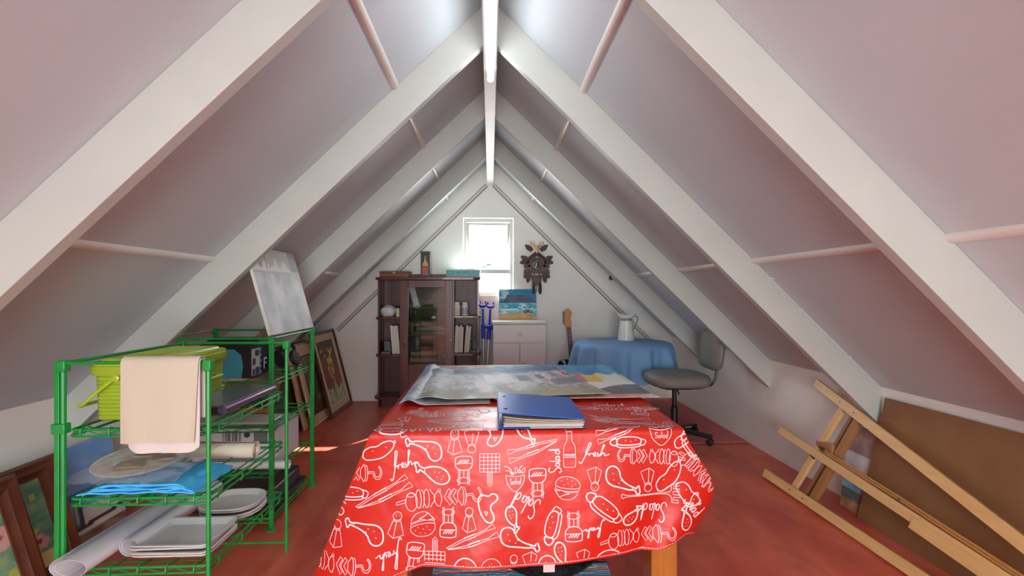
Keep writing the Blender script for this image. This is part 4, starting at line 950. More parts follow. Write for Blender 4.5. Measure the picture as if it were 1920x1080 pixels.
# near left: blue harbour canvas and two rose pictures in dark frames
def harbour_boats(s, t):
    c = mix((120, 168, 232), (156, 198, 248), .5 + fbm(s * 3, t * 3, 2))
    if t < .62: c = mix(c, (196, 204, 214), sst(.62, .35, t) * (.5 + .6 * fbm(s * 5, t * 4, 7)))
    if .40 < t < .52 and s > .6: c = mix(c, (38, 110, 176), .8)
    if t < .34: c = mix((228, 222, 214), (244, 240, 234), .5 + fbm(s * 7, t * 7, 3))
    if .14 < t < .46 and .55 < s < .76:
        c = (96, 112, 132) if (s * 42) % 1 < .35 else ((176, 188, 196) if t > .22 else (120, 128, 132))
        if t > .40: c = (150, 176, 206)
        if .74 < s: c = (76, 84, 96)
    if abs(t - (.18 + .02 * math.sin(s * 7))) < .02: c = (72, 58, 52)
    if t < .10: c = mix((126, 96, 78), (168, 140, 120), .5 + 1.5 * fbm(s * 14, t * 14, 5))
    return c
framed('unframed blue harbour canvas leaning on the left wall behind the rose pictures', (-1.945, 1.62, 0), (0, 1, 0), UPL(-.085, .45), 1.04, .465, 0, None, m_canv, harbour_boats, 120, 54, canvas=True, name='canvas_painting')
def roses(seed):
    rr = random.Random(seed); F = [(rr.uniform(.05, .95), rr.uniform(.25, .9), rr.uniform(.07, .14), rr.choice([(232, 96, 104), (240, 136, 144), (222, 70, 72), (244, 168, 168), (240, 214, 70)])) for k in range(13)]
    def f(s, t):
        c = mix((92, 156, 140), (170, 208, 150), .5 + 1.2 * fbm(s * 5, t * 5, seed))
        c = mix(c, (70, 150, 160), sst(.35, .15, t) * .8)
        if t < .2: c = mix((250, 238, 176), (240, 222, 156), .5 + fbm(s * 8, t * 8, 2))
        if nz(s * 9, t * 7, seed + 4) > .32: c = mix(c, (226, 232, 96), .8)
        for x, y, r, q in F:
            d = math.hypot(s - x, t - y) * (1 + .25 * nz(s * 14, t * 14, seed))
            if d < r: c = mix(q, (246, 206, 196), .5 + .8 * nz(s * 25, t * 25, seed + 1)) if d > r * .35 else mix(q, (120, 30, 44), .6)
        return c
    return f
framed('dark framed rose picture leaning in front of the blue harbour canvas', (-1.80, 1.55, 0), (0, 1, 0), UPL(-.145, .485), .665, .505, .075, PF(.075, .034), m_dwood, roses(3), 70, 60, group='rose pictures at the near left')
framed('dark framed rose picture nearest the viewer at the left edge', (-1.715, 1.30, 0), (0, 1, 0), UPL(-.15, .49), .66, .515, .075, PF(.075, .034), m_dwood, roses(8), 70, 60, group='rose pictures at the near left')

# ---------------------------------------------------------------- display cabinet against the gable wall
m_mah = M('mahogany', (112, 54, 46), .33, rgb2=(82, 36, 32), vs=4, stretch=(5, 5, .7), coat=.25)
m_mah2 = M('mahogany_panel', (98, 48, 42), .4, rgb2=(74, 34, 31), vs=4, stretch=(5, 5, .7))
CF, CB = 5.10, 5.395
cab = thing('display_cabinet', 'dark wooden display cabinet with a glass door and rounded side shelves', 'cabinet', (-.65, 5.25, 0))
def shelf_board(x0, x1, y0, y1, z0, z1, rl, rr_):
    pts = []
    if rl: pts += [(x0 + rl - rl * math.sin(R(a)), y0 + rl - rl * math.cos(R(a))) for a in range(90, -1, -15)]
    else: pts += [(x0, y0)]
    if rr_: pts += [(x1 - rr_ + rr_ * math.sin(R(a)), y0 + rr_ - rr_ * math.cos(R(a))) for a in range(0, 91, 15)]
    else: pts += [(x1, y0)]
    pts += [(x1, y1), (x0, y1)]
    return MB().prism(pts, lambda x, y: (x, y, z0), lambda x, y: (x, y, z1))
part('top', shelf_board(-1.205, -.10, 5.075, CB, 1.330, 1.356, .08, .08), m_mah, cab, bevel=.003)
part('gallery', MB().box(-.86, -.46, CB - .02, CB, 1.357, 1.40), m_mah, cab, bevel=.002)
part('side_panel', MB().box(-1.178, -1.16, 5.135, CB - .012, .0, 1.33), m_mah, cab)
part('side_panel', MB().box(-.135, -.117, 5.125, CB - .012, .0, 1.33), m_mah, cab)
part('divider', MB().box(-.945, -.927, 5.122, CB - .012, .11, 1.33), m_mah, cab)
part('divider', MB().box(-.398, -.380, 5.122, CB - .012, .11, 1.33), m_mah, cab)
part('back_panel', MB().box(-1.178, -.117, CB - .012, CB, .06, 1.33), m_mah2, cab)
for z in (.915, .525): part('side_shelf', shelf_board(-1.205, -.945, 5.085, CB - .012, z, z + .024, .09, 0), m_mah, cab, bevel=.003)
for z, r in ((.930, .02), (.535, .09)): part('side_shelf', shelf_board(-.380, -.10, 5.085, CB - .012, z, z + .024, 0, r), m_mah, cab, bevel=.003)
part('base', shelf_board(-1.215, -.09, 5.06, CB, .085, .112, .10, .10), m_mah, cab, bevel=.003)
part('plinth', MB().box(-1.15, -.15, 5.16, CB, 0, .085), m_mah2, cab)
for z in (1.026, .745, .448): part('inner_shelf', MB().box(-.927, -.398, 5.14, CB - .012, z, z + .016), M('inner_shelf_wood', (140, 96, 74), .4), cab)
dr = part('door', rectframe(MB(), -.930, -.394, .112, 1.327, CF, CF + .022, .075).box(-.855, -.469, CF, CF + .022, .187, .445), m_mah, cab, bevel=.003)
part('glass', MB().box(-.858, -.466, CF + .009, CF + .013, .44, 1.255), GLASS('cabinet_glass', (205, 212, 206), .10, .04), dr)
part('handle', MB().tube(cat_rom([(-.893, CF - .001, .69), (-.893, CF - .014, .68), (-.893, CF - .014, .64), (-.893, CF - .001, .63)], 4), .0045, 8).lathe([(.010, 0), (.010, .002)], 10, (-.893, CF, .69), Matrix.Rotation(R(90), 4, 'X')), M('old_brass', (150, 130, 96), .35, .9), dr)
part('keyhole', MB().lathe([(.009, 0), (.009, .003), (.004, .004)], 10, (-.412, CF + .001, .70), Matrix.Rotation(R(90), 4, 'X')), MATS['old_brass'], dr)

# on top of the cabinet
bx_ = thing('wooden_box', 'flat brown wooden box on the left end of the cabinet top', 'box', (-1.01, 5.25, 1.356))
m_bw = M('brown_box_wood', (132, 74, 42), .45, rgb2=(112, 60, 34), vs=5, stretch=(1, 5, 6))
part('body', MB().box(-1.165, -.862, 5.16, 5.36, 1.3565, 1.405), m_bw, bx_, bevel=.002); part('lid', MB().box(-1.168, -.859, 5.157, 5.363, 1.4055, 1.423), m_bw, bx_, bevel=.002)
part('clasp', MB().box(-1.03, -1.00, 5.153, 5.158, 1.400, 1.408), M('clasp_white', (220, 214, 200), .4), bx_)
wk = thing('bottle_carton', 'tall black carton with an amber bottle picture on the cabinet top', 'box', (-.68, 5.22, 1.356))
wx, wy = -.688, 5.17; m_wk = M('black_gloss_carton', (30, 32, 34), .3)
part('carton', MB().box(wx - .048, wx + .048, wy, wy + .095, 1.3565, 1.635), m_wk, wk, bevel=.002)
part('silver_edge', MB().box(wx + .0485, wx + .0492, wy + .01, wy + .085, 1.40, 1.60), M('silver_print', (150, 152, 158), .4, .4), wk)
bp_ = [(-.030, .03), (.030, .03), (.030, .13), (.026, .155), (.010, .175), (.009, .225), (-.009, .225), (-.010, .175), (-.026, .155), (-.030, .13)]
part('bottle_print', MB().prism(bp_, lambda a, b: (wx + a, wy - .0002, 1.3565 + b), lambda a, b: (wx + a, wy - .0012, 1.3565 + b)), M('amber_print', (206, 122, 70), .4, rgb2=(226, 160, 84), vs=20), wk)
for nm, x0, x1, za, zb_, c in (('neck_print', -.009, .009, .20, .232, (104, 150, 110)), ('band_print', -.030, .030, .105, .117, (28, 22, 20)), ('label_print', -.030, .030, .036, .10, (190, 86, 62)), ('crest_print', -.012, .012, .125, .145, (196, 168, 60))):
    part(nm, MB().box(wx + x0, wx + x1, wy - .0018, wy - .0010, 1.3565 + za, 1.3565 + zb_), M(nm, c, .5), wk)
solo('thin_board', MB().box(-.475, -.098, 5.10, 5.36, 1.3565, 1.364), M('thin_board_wood', (196, 150, 106), .5), 'thin pale board under the teal puzzle box on the cabinet', 'board', bevel=.002)
pz = thing('puzzle_box', 'flat teal game box on the right end of the cabinet top', 'box', (-.28, 5.23, 1.364))
part('body', MB().box(-.462, -.108, 5.12, 5.35, 1.3645, 1.425), M('teal_box_print', (44, 150, 160), .45, rgb2=(126, 196, 196), vs=26, stretch=(1, 1, 2.2)), pz, bevel=.002)
part('lid', MB().box(-.464, -.106, 5.118, 5.352, 1.4255, 1.442), M('pale_teal_lid', (176, 200, 198), .45), pz, bevel=.002)
solo('crumpled_paper', MB().sheet(lambda a, b: Vector((-.32 + .16 * a, 5.17 + .14 * b, 1.4445 + .010 * abs(nz(a * 4, b * 4, 2)) + .006 * nz(a * 9, b * 7, 5) + .005)), 14, 12, .001), m_paper, 'crumpled white paper lying on the teal game box', 'paper', smooth=0)

# in the open shelves and behind the glass
def bagm(cx, cy, z, sx, sy, sz):
    def f(a, b):
        th_ = a * 2 * math.pi; ph = b * math.pi; r = 1 + .22 * nz(math.cos(th_) * 1.7, math.sin(th_) * 1.7, b * 4) + .08 * nz(a * 14, b * 9, 3)
        return Vector((cx + sx * r * math.sin(ph) * math.cos(th_), cy + sy * r * math.sin(ph) * math.sin(th_), max(z, z + sz * .8 - sz * r * math.cos(ph))))
    return MB().grid(lambda a, b: f(a % 1.0, b), 28, 16)
solo('plastic_bag', bagm(-1.085, 5.22, .940, .085, .06, .066), M('white_bag', (222, 222, 226), .4), 'crumpled white bag on the upper left cabinet shelf', 'bag', smooth=40)
jr = thing('jar', 'cream jar with black lid on the upper left cabinet shelf', 'jar', (-.962, 5.15, .939))
part('body', MB().lathe([(.018, .9395), (.022, .942), (.022, 1.02), (.019, 1.03)], 16, (-.972, 5.15, 0)), M('cream_jar', (206, 196, 160), .35), jr); part('lid', MB().lathe([(.0205, 1.0305), (.0205, 1.055), (.018, 1.057)], 16, (-.972, 5.15, 0)), m_black, jr)
def book(x, th, h, d, lean, y0, z, col, lab, grp, cat='book'):
    b = thing('book', lab, cat, (x, y0 + d / 2, z), (0, R(lean), 0), group=grp, world=False)
    part('cover', MB().box(0, th, -d / 2, d / 2, .0008, h).add([], []), M('book_%d_%d_%d' % col, col, .6), b, bevel=.001)
    part('pages', MB().box(.0012, th - .0012, -d / 2 - .0008, -d / 2 + .004, .004, h - .003), M('page_edges', (228, 224, 214), .8), b)
    return b
rnd = random.Random(5); x = -1.028
for i in range(5):
    th = (.02, .016, .014, .013, .012)[i]; col = ((214, 208, 198), (230, 226, 220), (196, 196, 190), (222, 216, 206), (208, 200, 196))[i]
    book(x, th, .30 - .004 * (i % 3), .19, -4.5, 5.14, .5505, col, 'pale book standing on the lower left cabinet shelf, %s from the left' % ['first', 'second', 'third', 'fourth', 'fifth'][i], 'books on the left cabinet shelf'); x += th + .0012
x = -.377
cols = ((190, 186, 180), (236, 232, 226), (170, 168, 166), (40, 40, 46), (226, 222, 216), (150, 66, 72), (206, 200, 192), (96, 116, 130), (216, 214, 210), (112, 120, 128))
for i in range(10):
    th = .0105 + .003 * (i % 3); book(x, th, .285 + .012 * math.sin(i * 2.1), .19, 2.2 if i < 6 else 5, 5.14, .5605, cols[i], 'slim book on the lower right cabinet shelf, %s from the left' % ['first', 'second', 'third', 'fourth', 'fifth', 'sixth', 'seventh', 'eighth', 'ninth', 'tenth'][i], 'books on the right cabinet shelf'); x += th + .0012 + (.012 if i == 5 else 0)
m_slate = M('slate_grey_metal', (92, 102, 104), .45)
def bookend(x0, x1, z, flip, lab):
    b = thing('bookend', lab, 'bookend', ((x0 + x1) / 2, 5.22, z))
    part('base', MB().box(x0, x1, 5.14, 5.26, z, z + .024), m_slate, b, bevel=.002); 
    a, c = (x0, x0 + .012) if flip else (x1 - .012, x1)
    part('upright', MB().box(x0 + .02, x1 - .02, 5.20, 5.23, z + .0245, z + .13), m_slate, b, bevel=.002)
    part('plate', MB().box(a, c, 5.14, 5.26, z + .0245, z + .12), m_slate, b, bevel=.002)
bookend(-1.145, -1.045, .5495, False, 'grey metal bookend on the lower left cabinet shelf')
bookend(-.212, -.118, .5595, True, 'grey metal bookend on the lower right cabinet shelf')
solo('envelope', MB().obox((-.175, 5.19, .7025), (.06, 0, .012), (0, .05, 0), (0, 0, .0015)), M('envelope_paper', (206, 178, 140), .7), 'tan envelope resting on the grey bookend at the right of the cabinet', 'envelope')
for i, (bx1_, c) in enumerate(((-.352, (226, 176, 120)), (-.268, (64, 96, 150)))):
    b = thing('pill_bottle', ['white capped pill bottle with an orange label on the upper right cabinet shelf', 'white capped pill bottle with a blue label on the upper right cabinet shelf'][i], 'bottle', (bx1_, 5.17, .954))
    part('body', MB().lathe([(.034, .9545), (.037, .957), (.037, 1.052), (.030, 1.066), (.026, 1.070)], 20, (bx1_, 5.17, 0)), M('bottle_white', (230, 224, 214), .35), b)
    part('label', MB().lathe([(.0374, .968), (.0374, 1.04)], 20, (bx1_, 5.17, 0), caps=False), M('pill_label_%d' % i, c, .5, rgb2=(222, 214, 206), vs=40), b)
    part('cap', MB().lathe([(.030, 1.0705), (.031, 1.073), (.031, 1.092), (.028, 1.095)], 20, (bx1_, 5.17, 0)), M('cap_white', (232, 230, 226), .4), b)
def flat(name, x0, x1, y0, y1, z0, z1, col, lab, cat, bev=.0015): return solo(name, MB().box(x0, x1, y0, y1, z0, z1), M('col_%d_%d_%d' % col, col, .6), lab, cat, bevel=bev)
flat('wooden_box', -.765, -.61, 5.20, 5.36, 1.0425, 1.145, (104, 62, 44), 'brown box behind the cabinet glass on the top inner shelf', 'box')
flat('book', -.855, -.775, 5.16, 5.36, 1.0425, 1.068, (104, 150, 176), 'blue book lying behind the cabinet glass on the top inner shelf', 'book')
flat('paper_stack', -.60, -.47, 5.16, 5.36, 1.0425, 1.075, (206, 216, 224), 'pale paper stack behind the cabinet glass on the top inner shelf', 'papers')
for i in range(4): flat('book', -.80 + .012 * i, -.475 - .006 * (i % 2), 5.15, 5.36, .7615 + i * .019, .779 + i * .019, ((212, 210, 200), (176, 170, 160), (226, 224, 218), (196, 200, 204))[i], 'pale book lying on the middle inner shelf of the cabinet, %s of its pile' % ['lowest', 'second', 'third', 'topmost'][i], 'book')
solo('medicine_jar', MB().lathe([(.026, .7615), (.028, .764), (.028, .80), (.020, .81), (.020, .83)], 16, (-.835, 5.2, 0)), M('jar_ochre', (168, 150, 110), .4), 'small ochre jar behind the cabinet glass on the middle inner shelf', 'jar')
for i in range(3): flat('flat_box', -.85 + .006 * i, -.56, 5.15, 5.36, .4645 + i * .036, .499 + i * .036, ((216, 214, 210), (96, 98, 100), (226, 226, 224))[i], ['pale flat box at the bottom of the pile behind the cabinet glass', 'dark flat box in the pile behind the lower cabinet glass', 'white flat box topping the lowest pile behind the cabinet glass'][i], 'box')
rb_ = thing('small_carton', 'small red and white carton on the lowest inner shelf of the cabinet', 'box', (-.51, 5.2, .4645))
part('body', MB().box(-.548, -.478, 5.15, 5.30, .4645, .575), M('white_carton2', (206, 200, 196), .5), rb_, bevel=.001); part('red_lid', MB().box(-.5485, -.4775, 5.1495, 5.3005, .545, .5755), M('red_carton', (156, 44, 50), .5), rb_); part('dark_print', MB().box(-.535, -.495, 5.1488, 5.1498, .475, .535), m_black, rb_)

# ---------------------------------------------------------------- crutches
m_cblue = M('royal_blue_plastic', (34, 58, 190), .35); m_alum = M('aluminium_tube', (196, 196, 198), .3, .9)
def crutch(foot, top, label, yaw):
    foot, top = Vector(foot), Vector(top); d = (top - foot).normalized(); L = (top - foot).length
    c = thing('crutch', label, 'crutch', tuple(foot), group='blue forearm crutches')
    P = lambda l: foot + d * l
    part('tube', MB().tube([P(.02), P(L * .67)], .011, 12), m_alum, c)
    part('rubber_tip', MB().tube([P(0), P(.02), P(.05)], [.019, .018, .014], 12), m_black, c)
    part('sleeve', MB().tube([P(L * .66), P(L * .70), P(L * .79), P(L * .80), P(L * .955)], [.019, .021, .020, .013, .011], 12), m_cblue, c)
    h0 = P(L * .77); g = Vector((math.sin(R(yaw)), -math.cos(R(yaw)), .12))
    part('handgrip', MB().tube([h0, h0 + g * .04, h0 + g * .11, h0 + g * .12], [.012, .016, .017, .013], 10), m_cblue, c)
    cc = P(L); n = 16; vs = []; RT_ = Matrix.Rotation(R(38), 3, 'X')
    for i in range(n + 1):
        a = R(yaw + 65 + 285 * i / n)
        for r, z in ((.036, -.015), (.043, -.016), (.043, .016), (.036, .015)): vs.append(cc + RT_ @ Vector((r * math.cos(a), r * math.sin(a), z)))
    fs = [(i * 4 + k, i * 4 + (k + 1) % 4, (i + 1) * 4 + (k + 1) % 4, (i + 1) * 4 + k) for i in range(n) for k in range(4)] + [(0, 1, 2, 3), (n * 4 + 3, n * 4 + 2, n * 4 + 1, n * 4)]
    part('cuff', MB().add(vs, fs), m_cblue, c, smooth=50)
crutch((-.062, 5.10, 0), (-.078, 5.12, 1.075), 'upright blue and silver crutch next to the dark cabinet', 60)
crutch((-.052, 4.98, 0), (.004, 5.16, 1.065), 'slanting blue and silver crutch next to the white chest', 60)

# ---------------------------------------------------------------- white bedside chest with seascape
m_wchest = M('white_chest_paint', (228, 228, 228), .4); m_knob = M('cream_knob', (228, 214, 194), .35)
ch = thing('bedside_chest', 'white chest with one drawer above two doors, by the gable wall', 'cabinet', (.305, 5.2, 0))
part('body', MB().box(.030, .580, 5.022, 5.39, .0, .868), m_wchest, ch, bevel=.003)
part('top', MB().box(.018, .592, 4.985, 5.40, .868, .898), m_trim, ch, bevel=.010, seg=3)
def knob(par, x, y, z): part('knob', MB().lathe([(.008, 0), (.008, .010), (.018, .014), (.021, .022), (.017, .030), (.006, .033)], 18, (x, y, z), Matrix.Rotation(R(90), 4, 'X')), m_knob, par)
d = part('drawer', MB().box(.034, .576, 4.998, 5.0215, .680, .862), m_wchest, ch, bevel=.003); knob(d, .305, 4.998, .765)
for x0, x1, kx in ((.034, .300, .256), (.310, .576, .354)):
    d = part('door', MB().box(x0, x1, 4.998, 5.0215, .075, .668), m_wchest, ch, bevel=.003); knob(d, kx, 4.998, .462)
def seascape(s, t):
    n = fbm(s * 4, t * 6, 1)
    c = mix((52, 150, 196), (40, 120, 178), t) ; c = mix(c, (206, 222, 226), sst(.15, .5, fbm(s * 3, t * 5, 4)) * .8)
    if t < .62:
        c = mix((40, 150, 184), (98, 196, 208), .5 + n)
        if fbm(s * 4, t * 14, 9) > .18 and t < .52: c = mix(c, (226, 240, 242), .85)
    prof = .60 + .20 * sst(.10, .24, s) - .20 * sst(.80, .97, s) + .012 * nz(s * 20, 2)
    if .55 < t < prof: c = mix((60, 80, 106), (92, 98, 112), .5 + n)
    if t < .18 + .10 * math.sin(s * 3.2 + .4) * s: c = mix((214, 172, 116), (196, 150, 96), .5 + n)
    bx, by = s - .76, t - .30
    if abs(bx) < .15 and abs(by - .5 * bx * bx * 6) < .035: c = (150, 44, 40) if by < .02 else (236, 228, 220)
    if abs(bx) < .12 and -.08 < by < -.03: c = (60, 66, 74)
    if abs(bx + .06) < .01 and -.15 < by < 0 or abs(bx - .12) < .01 and -.1 < by < 0: c = (60, 50, 46)
    return c
framed('small blue seascape canvas with a red boat, standing on the white chest', (.098, 5.33, .8985), (1, 0, 0), (0, .06, .335), .415, .338, 0, None, m_canv, seascape, 90, 74, canvas=True, name='canvas_painting', depth=.016)

# ---------------------------------------------------------------- cuckoo clock
m_ck = M('carved_walnut', (96, 56, 40), .45, rgb2=(62, 34, 28), vs=14); m_ck2 = M('carved_dark', (70, 42, 36), .5, rgb2=(46, 28, 26), vs=18)
KX, KZ, KY = .512, 1.495, YB
ck = thing('cuckoo_clock', 'carved brown cuckoo clock with a stag head, hanging on the gable wall', 'clock', (KX, YB - .06, 1.18))
def kp(name, pts, y0, y1, mat, par=None, bev=.002):   # extruded outline facing the room
    return part(name, MB().prism(pts, lambda a, b: (KX + a, KY - y0, KZ + b), lambda a, b: (KX + a, KY - y1, KZ + b)), mat, par or ck, bevel=bev, smooth=0)
kp('case', [(-.105, -.125), (.105, -.125), (.105, .05), (0, .135), (-.105, .05)], .001, .10, m_ck)
for sg in (-1, 1):
    pts = [(0, .165), (sg * .135, .055), (sg * .125, .035), (0, .14)]
    kp('roof_board', pts if sg < 0 else pts[::-1], .001, .125, m_ck2)
def leaf(cx, cz, ang, L, W, y0, y1, mat=m_ck2, n=4):
    W *= 1.3
    ca, sa = math.cos(R(ang)), math.sin(R(ang)); up = []; dn = []
    for i in range(n * 2 + 1):
        t = i / (n * 2); w = W * math.sin(math.pi * min(1, .15 + .85 * t)) ** .7 * (1 if i % 2 else .68) if t < 1 else 0
        up.append((t * L, w)); dn.append((t * L, -w))
    pts = up + dn[:-1][::-1]
    q = [(cx + a * ca - b * sa, cz + a * sa + b * ca) for a, b in pts][::-1]
    kp('leaf', q, y0, y1, mat, bev=0)
for sg in (-1, 1):
    A = lambda a: a if sg > 0 else 180 - a
    leaf(sg * .045, .165, A(38), .105, .026, .07, .085); leaf(sg * .09, .055, A(28), .10, .026, .10, .115); leaf(sg * .085, .05, A(-12), .105, .027, .085, .10); leaf(sg * .075, -.02, A(10), .07, .028, .10, .112)
    leaf(sg * .07, -.03, A(-40), .095, .03, .10, .114, m_ck); leaf(sg * .06, -.085, A(-28), .10, .032, .102, .118); leaf(sg * .085, -.12, A(-78), .075, .022, .08, .092)
kp('carved_panel', [(-.075, -.11), (.075, -.11), (.10, -.03), (.085, .05), (.0, .075), (-.085, .05), (-.10, -.03)], .10, .112, m_ck)
kp('birdhouse_door', [(-.018, .085), (.018, .085), (.018, .118), (0, .13), (-.018, .118)], .10, .116, m_ck2); kp('door_mark', [(-.012, .088), (.012, .088), (.012, .096), (-.012, .096)], .116, .1165, M('clock_white', (226, 220, 210), .5))
dl = part('dial', MB().lathe([(.0, 0), (.056, 0), (.056, .006), (.052, .008), (.0, .008)], 30, (KX - .004, KY - .112, KZ + .005), Matrix.Rotation(R(90), 4, 'X'), caps=False), M('dial_black', (34, 34, 38), .4), ck)
SEG = {'0': [(0, 0, 1, 0), (1, 0, 1, 2), (1, 2, 0, 2), (0, 2, 0, 0)], '1': [(.5, 0, .5, 2)], '2': [(0, 2, 1, 2), (1, 2, 1, 1), (1, 1, 0, 1), (0, 1, 0, 0), (0, 0, 1, 0)], '3': [(0, 2, 1, 2), (1, 2, 1, 0), (1, 0, 0, 0), (0, 1, 1, 1)], '4': [(0, 2, 0, 1), (0, 1, 1, 1), (1, 2, 1, 0)], '5': [(1, 2, 0, 2), (0, 2, 0, 1), (0, 1, 1, 1), (1, 1, 1, 0), (1, 0, 0, 0)], '6': [(1, 2, 0, 2), (0, 2, 0, 0), (0, 0, 1, 0), (1, 0, 1, 1), (1, 1, 0, 1)], '7': [(0, 2, 1, 2), (1, 2, .4, 0)], '8': [(0, 0, 1, 0), (1, 0, 1, 2), (1, 2, 0, 2), (0, 2, 0, 0), (0, 1, 1, 1)], '9': [(1, 1, 0, 1), (0, 1, 0, 2), (0, 2, 1, 2), (1, 2, 1, 0), (1, 0, 0, 0)]}
for h in range(1, 13):
    a = R(90 - 30 * h); cx, cz = KX - .004 + .043 * math.cos(a), KZ + .005 + .043 * math.sin(a); mb = MB(); s = str(h); w, hh = .0062, .0056
    for k, chh in enumerate(s):
        ox = cx - w / 2 * (1 if len(s) == 1 else 2.3) + k * w * 1.35
        for x0, z0, x1, z1 in SEG[chh]: mb.bar((ox + x0 * w, KY - .1208, cz - hh + z0 * hh), (ox + x1 * w, KY - .1208, cz - hh + z1 * hh), .0012, .0026, (1, 0, .3))
    part('numeral', mb, MATS['clock_white'], dl, smooth=0)
for an, L, w in ((97, .028, .008), (247, .040, .006)):
    a = R(an); part('hand', MB().bar((KX - .004, KY - .1225, KZ + .005), (KX - .004 + L * math.cos(a), KY - .1225, KZ + .005 + L * math.sin(a)), w, .0015, (0, 1, 0)), MATS['clock_white'], dl)
m_stag = M('pale_stag_wood', (232, 182, 120), .4, rgb2=(190, 128, 76), vs=16)
sh_ = part('stag_head', MB().lathe([(.0, 0), (.012, .004), (.015, .02), (.021, .045), (.024, .065), (.018, .085), (.0, .092)], 16, (KX + .004, KY - .128, KZ + .13), Matrix.Rotation(R(-16), 4, 'X'), caps=False), m_stag, ck)
for sg in (-1, 1):
    part('ear', MB().lathe([(.0, 0), (.008, .012), (.006, .026), (.0, .034)], 8, (KX + .004 + sg * .02, KY - .105, KZ + .205), Matrix.Rotation(R(sg * 68), 4, 'Y'), caps=False, sy=.5), m_stag, sh_)
    mb = MB().tube(cat_rom([(KX + .004 + sg * .008, KY - .108, KZ + .215), (KX + .004 + sg * .035, KY - .105, KZ + .228), (KX + .004 + sg * .068, KY - .10, KZ + .238), (KX + .004 + sg * .078, KY - .10, KZ + .268)], 4), .0045, 6)
    for q in (.025, .045, .062): mb.tube([(KX + .004 + sg * q, KY - .104, KZ + .226 + (q - .025) * .3), (KX + .004 + sg * (q + .004), KY - .106, KZ + .266 + .006 * (q == .025))], [.004, .0016], 6)
    part('antler', mb, m_stag, sh_)
kp('leaf_boss', [(-.05, -.19), (0, -.235), (.05, -.19), (.06, -.125), (-.06, -.125)], .085, .10, m_ck)
part('pendulum_rod', MB().tube([(KX + .004, KY - .06, KZ - .13), (KX + .004, KY - .06, KZ - .29)], .003, 6), m_ck2, ck)
m_cone = M('pinecone_iron', (52, 44, 42), .55, var=.4, vs=60)
for x, z in ((-.038, -.315), (.035, -.318)):
    w_ = part('weight', MB().lathe([(.004, .0), (.012, .008), (.018, .035), (.0185, .085), (.014, .12), (.006, .135)], 12, (KX + x, KY - .13, KZ + z)), m_cone, ck)
    part('chain', MB().tube([(KX + x, KY - .13, KZ + z + .13), (KX + x, KY - .10, KZ - .12)], .0022, 6), MATS['old_brass'], w_)
for i, (x, z) in enumerate(((-.055, -.10), (-.02, -.10), (.0, -.10), (.04, -.10))): kp('carved_petal', [(x, z - .004), (x + .018, z - .006), (x + .016, z + .006), (x + .003, z + .007)], .112, .117, MATS['clock_white'], bev=0)

# ---------------------------------------------------------------- electric guitar on its stand
gt = thing('electric_guitar', 'sunburst electric guitar leaning upright against the gable wall', 'guitar', (.90, 5.22, .05))
G0 = Vector((.905, 5.235, .22)); GU = Vector((-.075, .10, 1)).normalized(); GX = Vector((1, 0, .075)).normalized(); GN = GX.cross(GU).normalized()
gp = lambda a, b, n: G0 + GX * a + GU * b + GN * n
def gprism(name, pts, n0, n1, mat, par=None, bev=.003): return part(name, MB().prism(pts, lambda a, b: gp(a, b, n0), lambda a, b: gp(a, b, n1)), mat, par or gt, bevel=bev, smooth=40)
body = cat_rom([(0, -.20), (.12, -.185), (.165, -.10), (.15, -.01), (.115, .06), (.13, .13), (.125, .185), (.095, .19), (.05, .13), (.02, .105), (-.03, .105), (-.06, .15), (-.105, .235), (-.14, .235), (-.155, .17), (-.125, .06), (-.145, -.03), (-.165, -.10), (-.11, -.185)], 4, True)
def sunb():
    m = bpy.data.materials.new('sunburst_lacquer'); m.use_nodes = True; nt = m.node_tree; b = nt.nodes['Principled BSDF']
    tc = nt.nodes.new('ShaderNodeTexCoord'); g = nt.nodes.new('ShaderNodeTexGradient'); g.gradient_type = 'SPHERICAL'; mp = nt.nodes.new('ShaderNodeMapping')
    mp.inputs['Location'].default_value = (-.0, -.0, -.78); mp.inputs['Scale'].default_value = (4.6, 4.6, 4.0)
    nt.links.new(tc.outputs['Object'], mp.inputs[0]); nt.links.new(mp.outputs[0], g.inputs[0]); r = nt.nodes.new('ShaderNodeValToRGB'); e = r.color_ramp.elements
    e[0].color = lin((26, 24, 30)); e[0].position = .12; e[1].color = lin((206, 128, 48)); e[1].position = .55; q = e.new(.3); q.color = lin((120, 40, 22))
    nt.links.new(g.outputs[0], r.inputs[0]); nt.links.new(r.outputs[0], b.inputs['Base Color']); b.inputs['Roughness'].default_value = .15; return m
gprism('body', [p for p in body], -.022, .022, sunb())
gprism('pickguard', [(-.06, -.06), (.03, -.09), (.07, -.02), (.05, .06), (.07, .10), (.03, .095), (-.03, .10), (-.07, .12), (-.09, .06)], .0222, .0245, M('pickguard_white', (226, 222, 212), .3), bev=0)
nk = gprism('neck', [(-.029, .03), (.029, .03), (.022, .60), (-.022, .60)], .0246, .045, M('rosewood', (92, 58, 44), .45))
for i in range(19):
    b = .60 - .57 * (1 - 2 ** (-(i + 1) / 12)) * 1.5
    if b > .05: part('fret', MB().obox(gp(0, b, .0458), GX * (.022 + .007 * (.6 - b) / .57), GU * .0012, GN * .0008), m_alum, nk)
for b in (.52, .46, .40, .345, .27, .21): part('inlay', MB().lathe([(.004, 0), (.004, .0006)], 8, gp(0, b, .0452), Matrix.Rotation(R(96), 4, 'X')), MATS['clock_white'], nk)
hd = gprism('headstock', cat_rom([(-.022, .60), (.022, .60), (.03, .63), (.034, .66), (.026, .69), (.040, .72), (.045, .765), (.02, .80), (-.015, .79), (-.035, .74), (-.045, .66), (-.04, .63)], 3, True), .022, .040, M('maple', (196, 132, 66), .35))
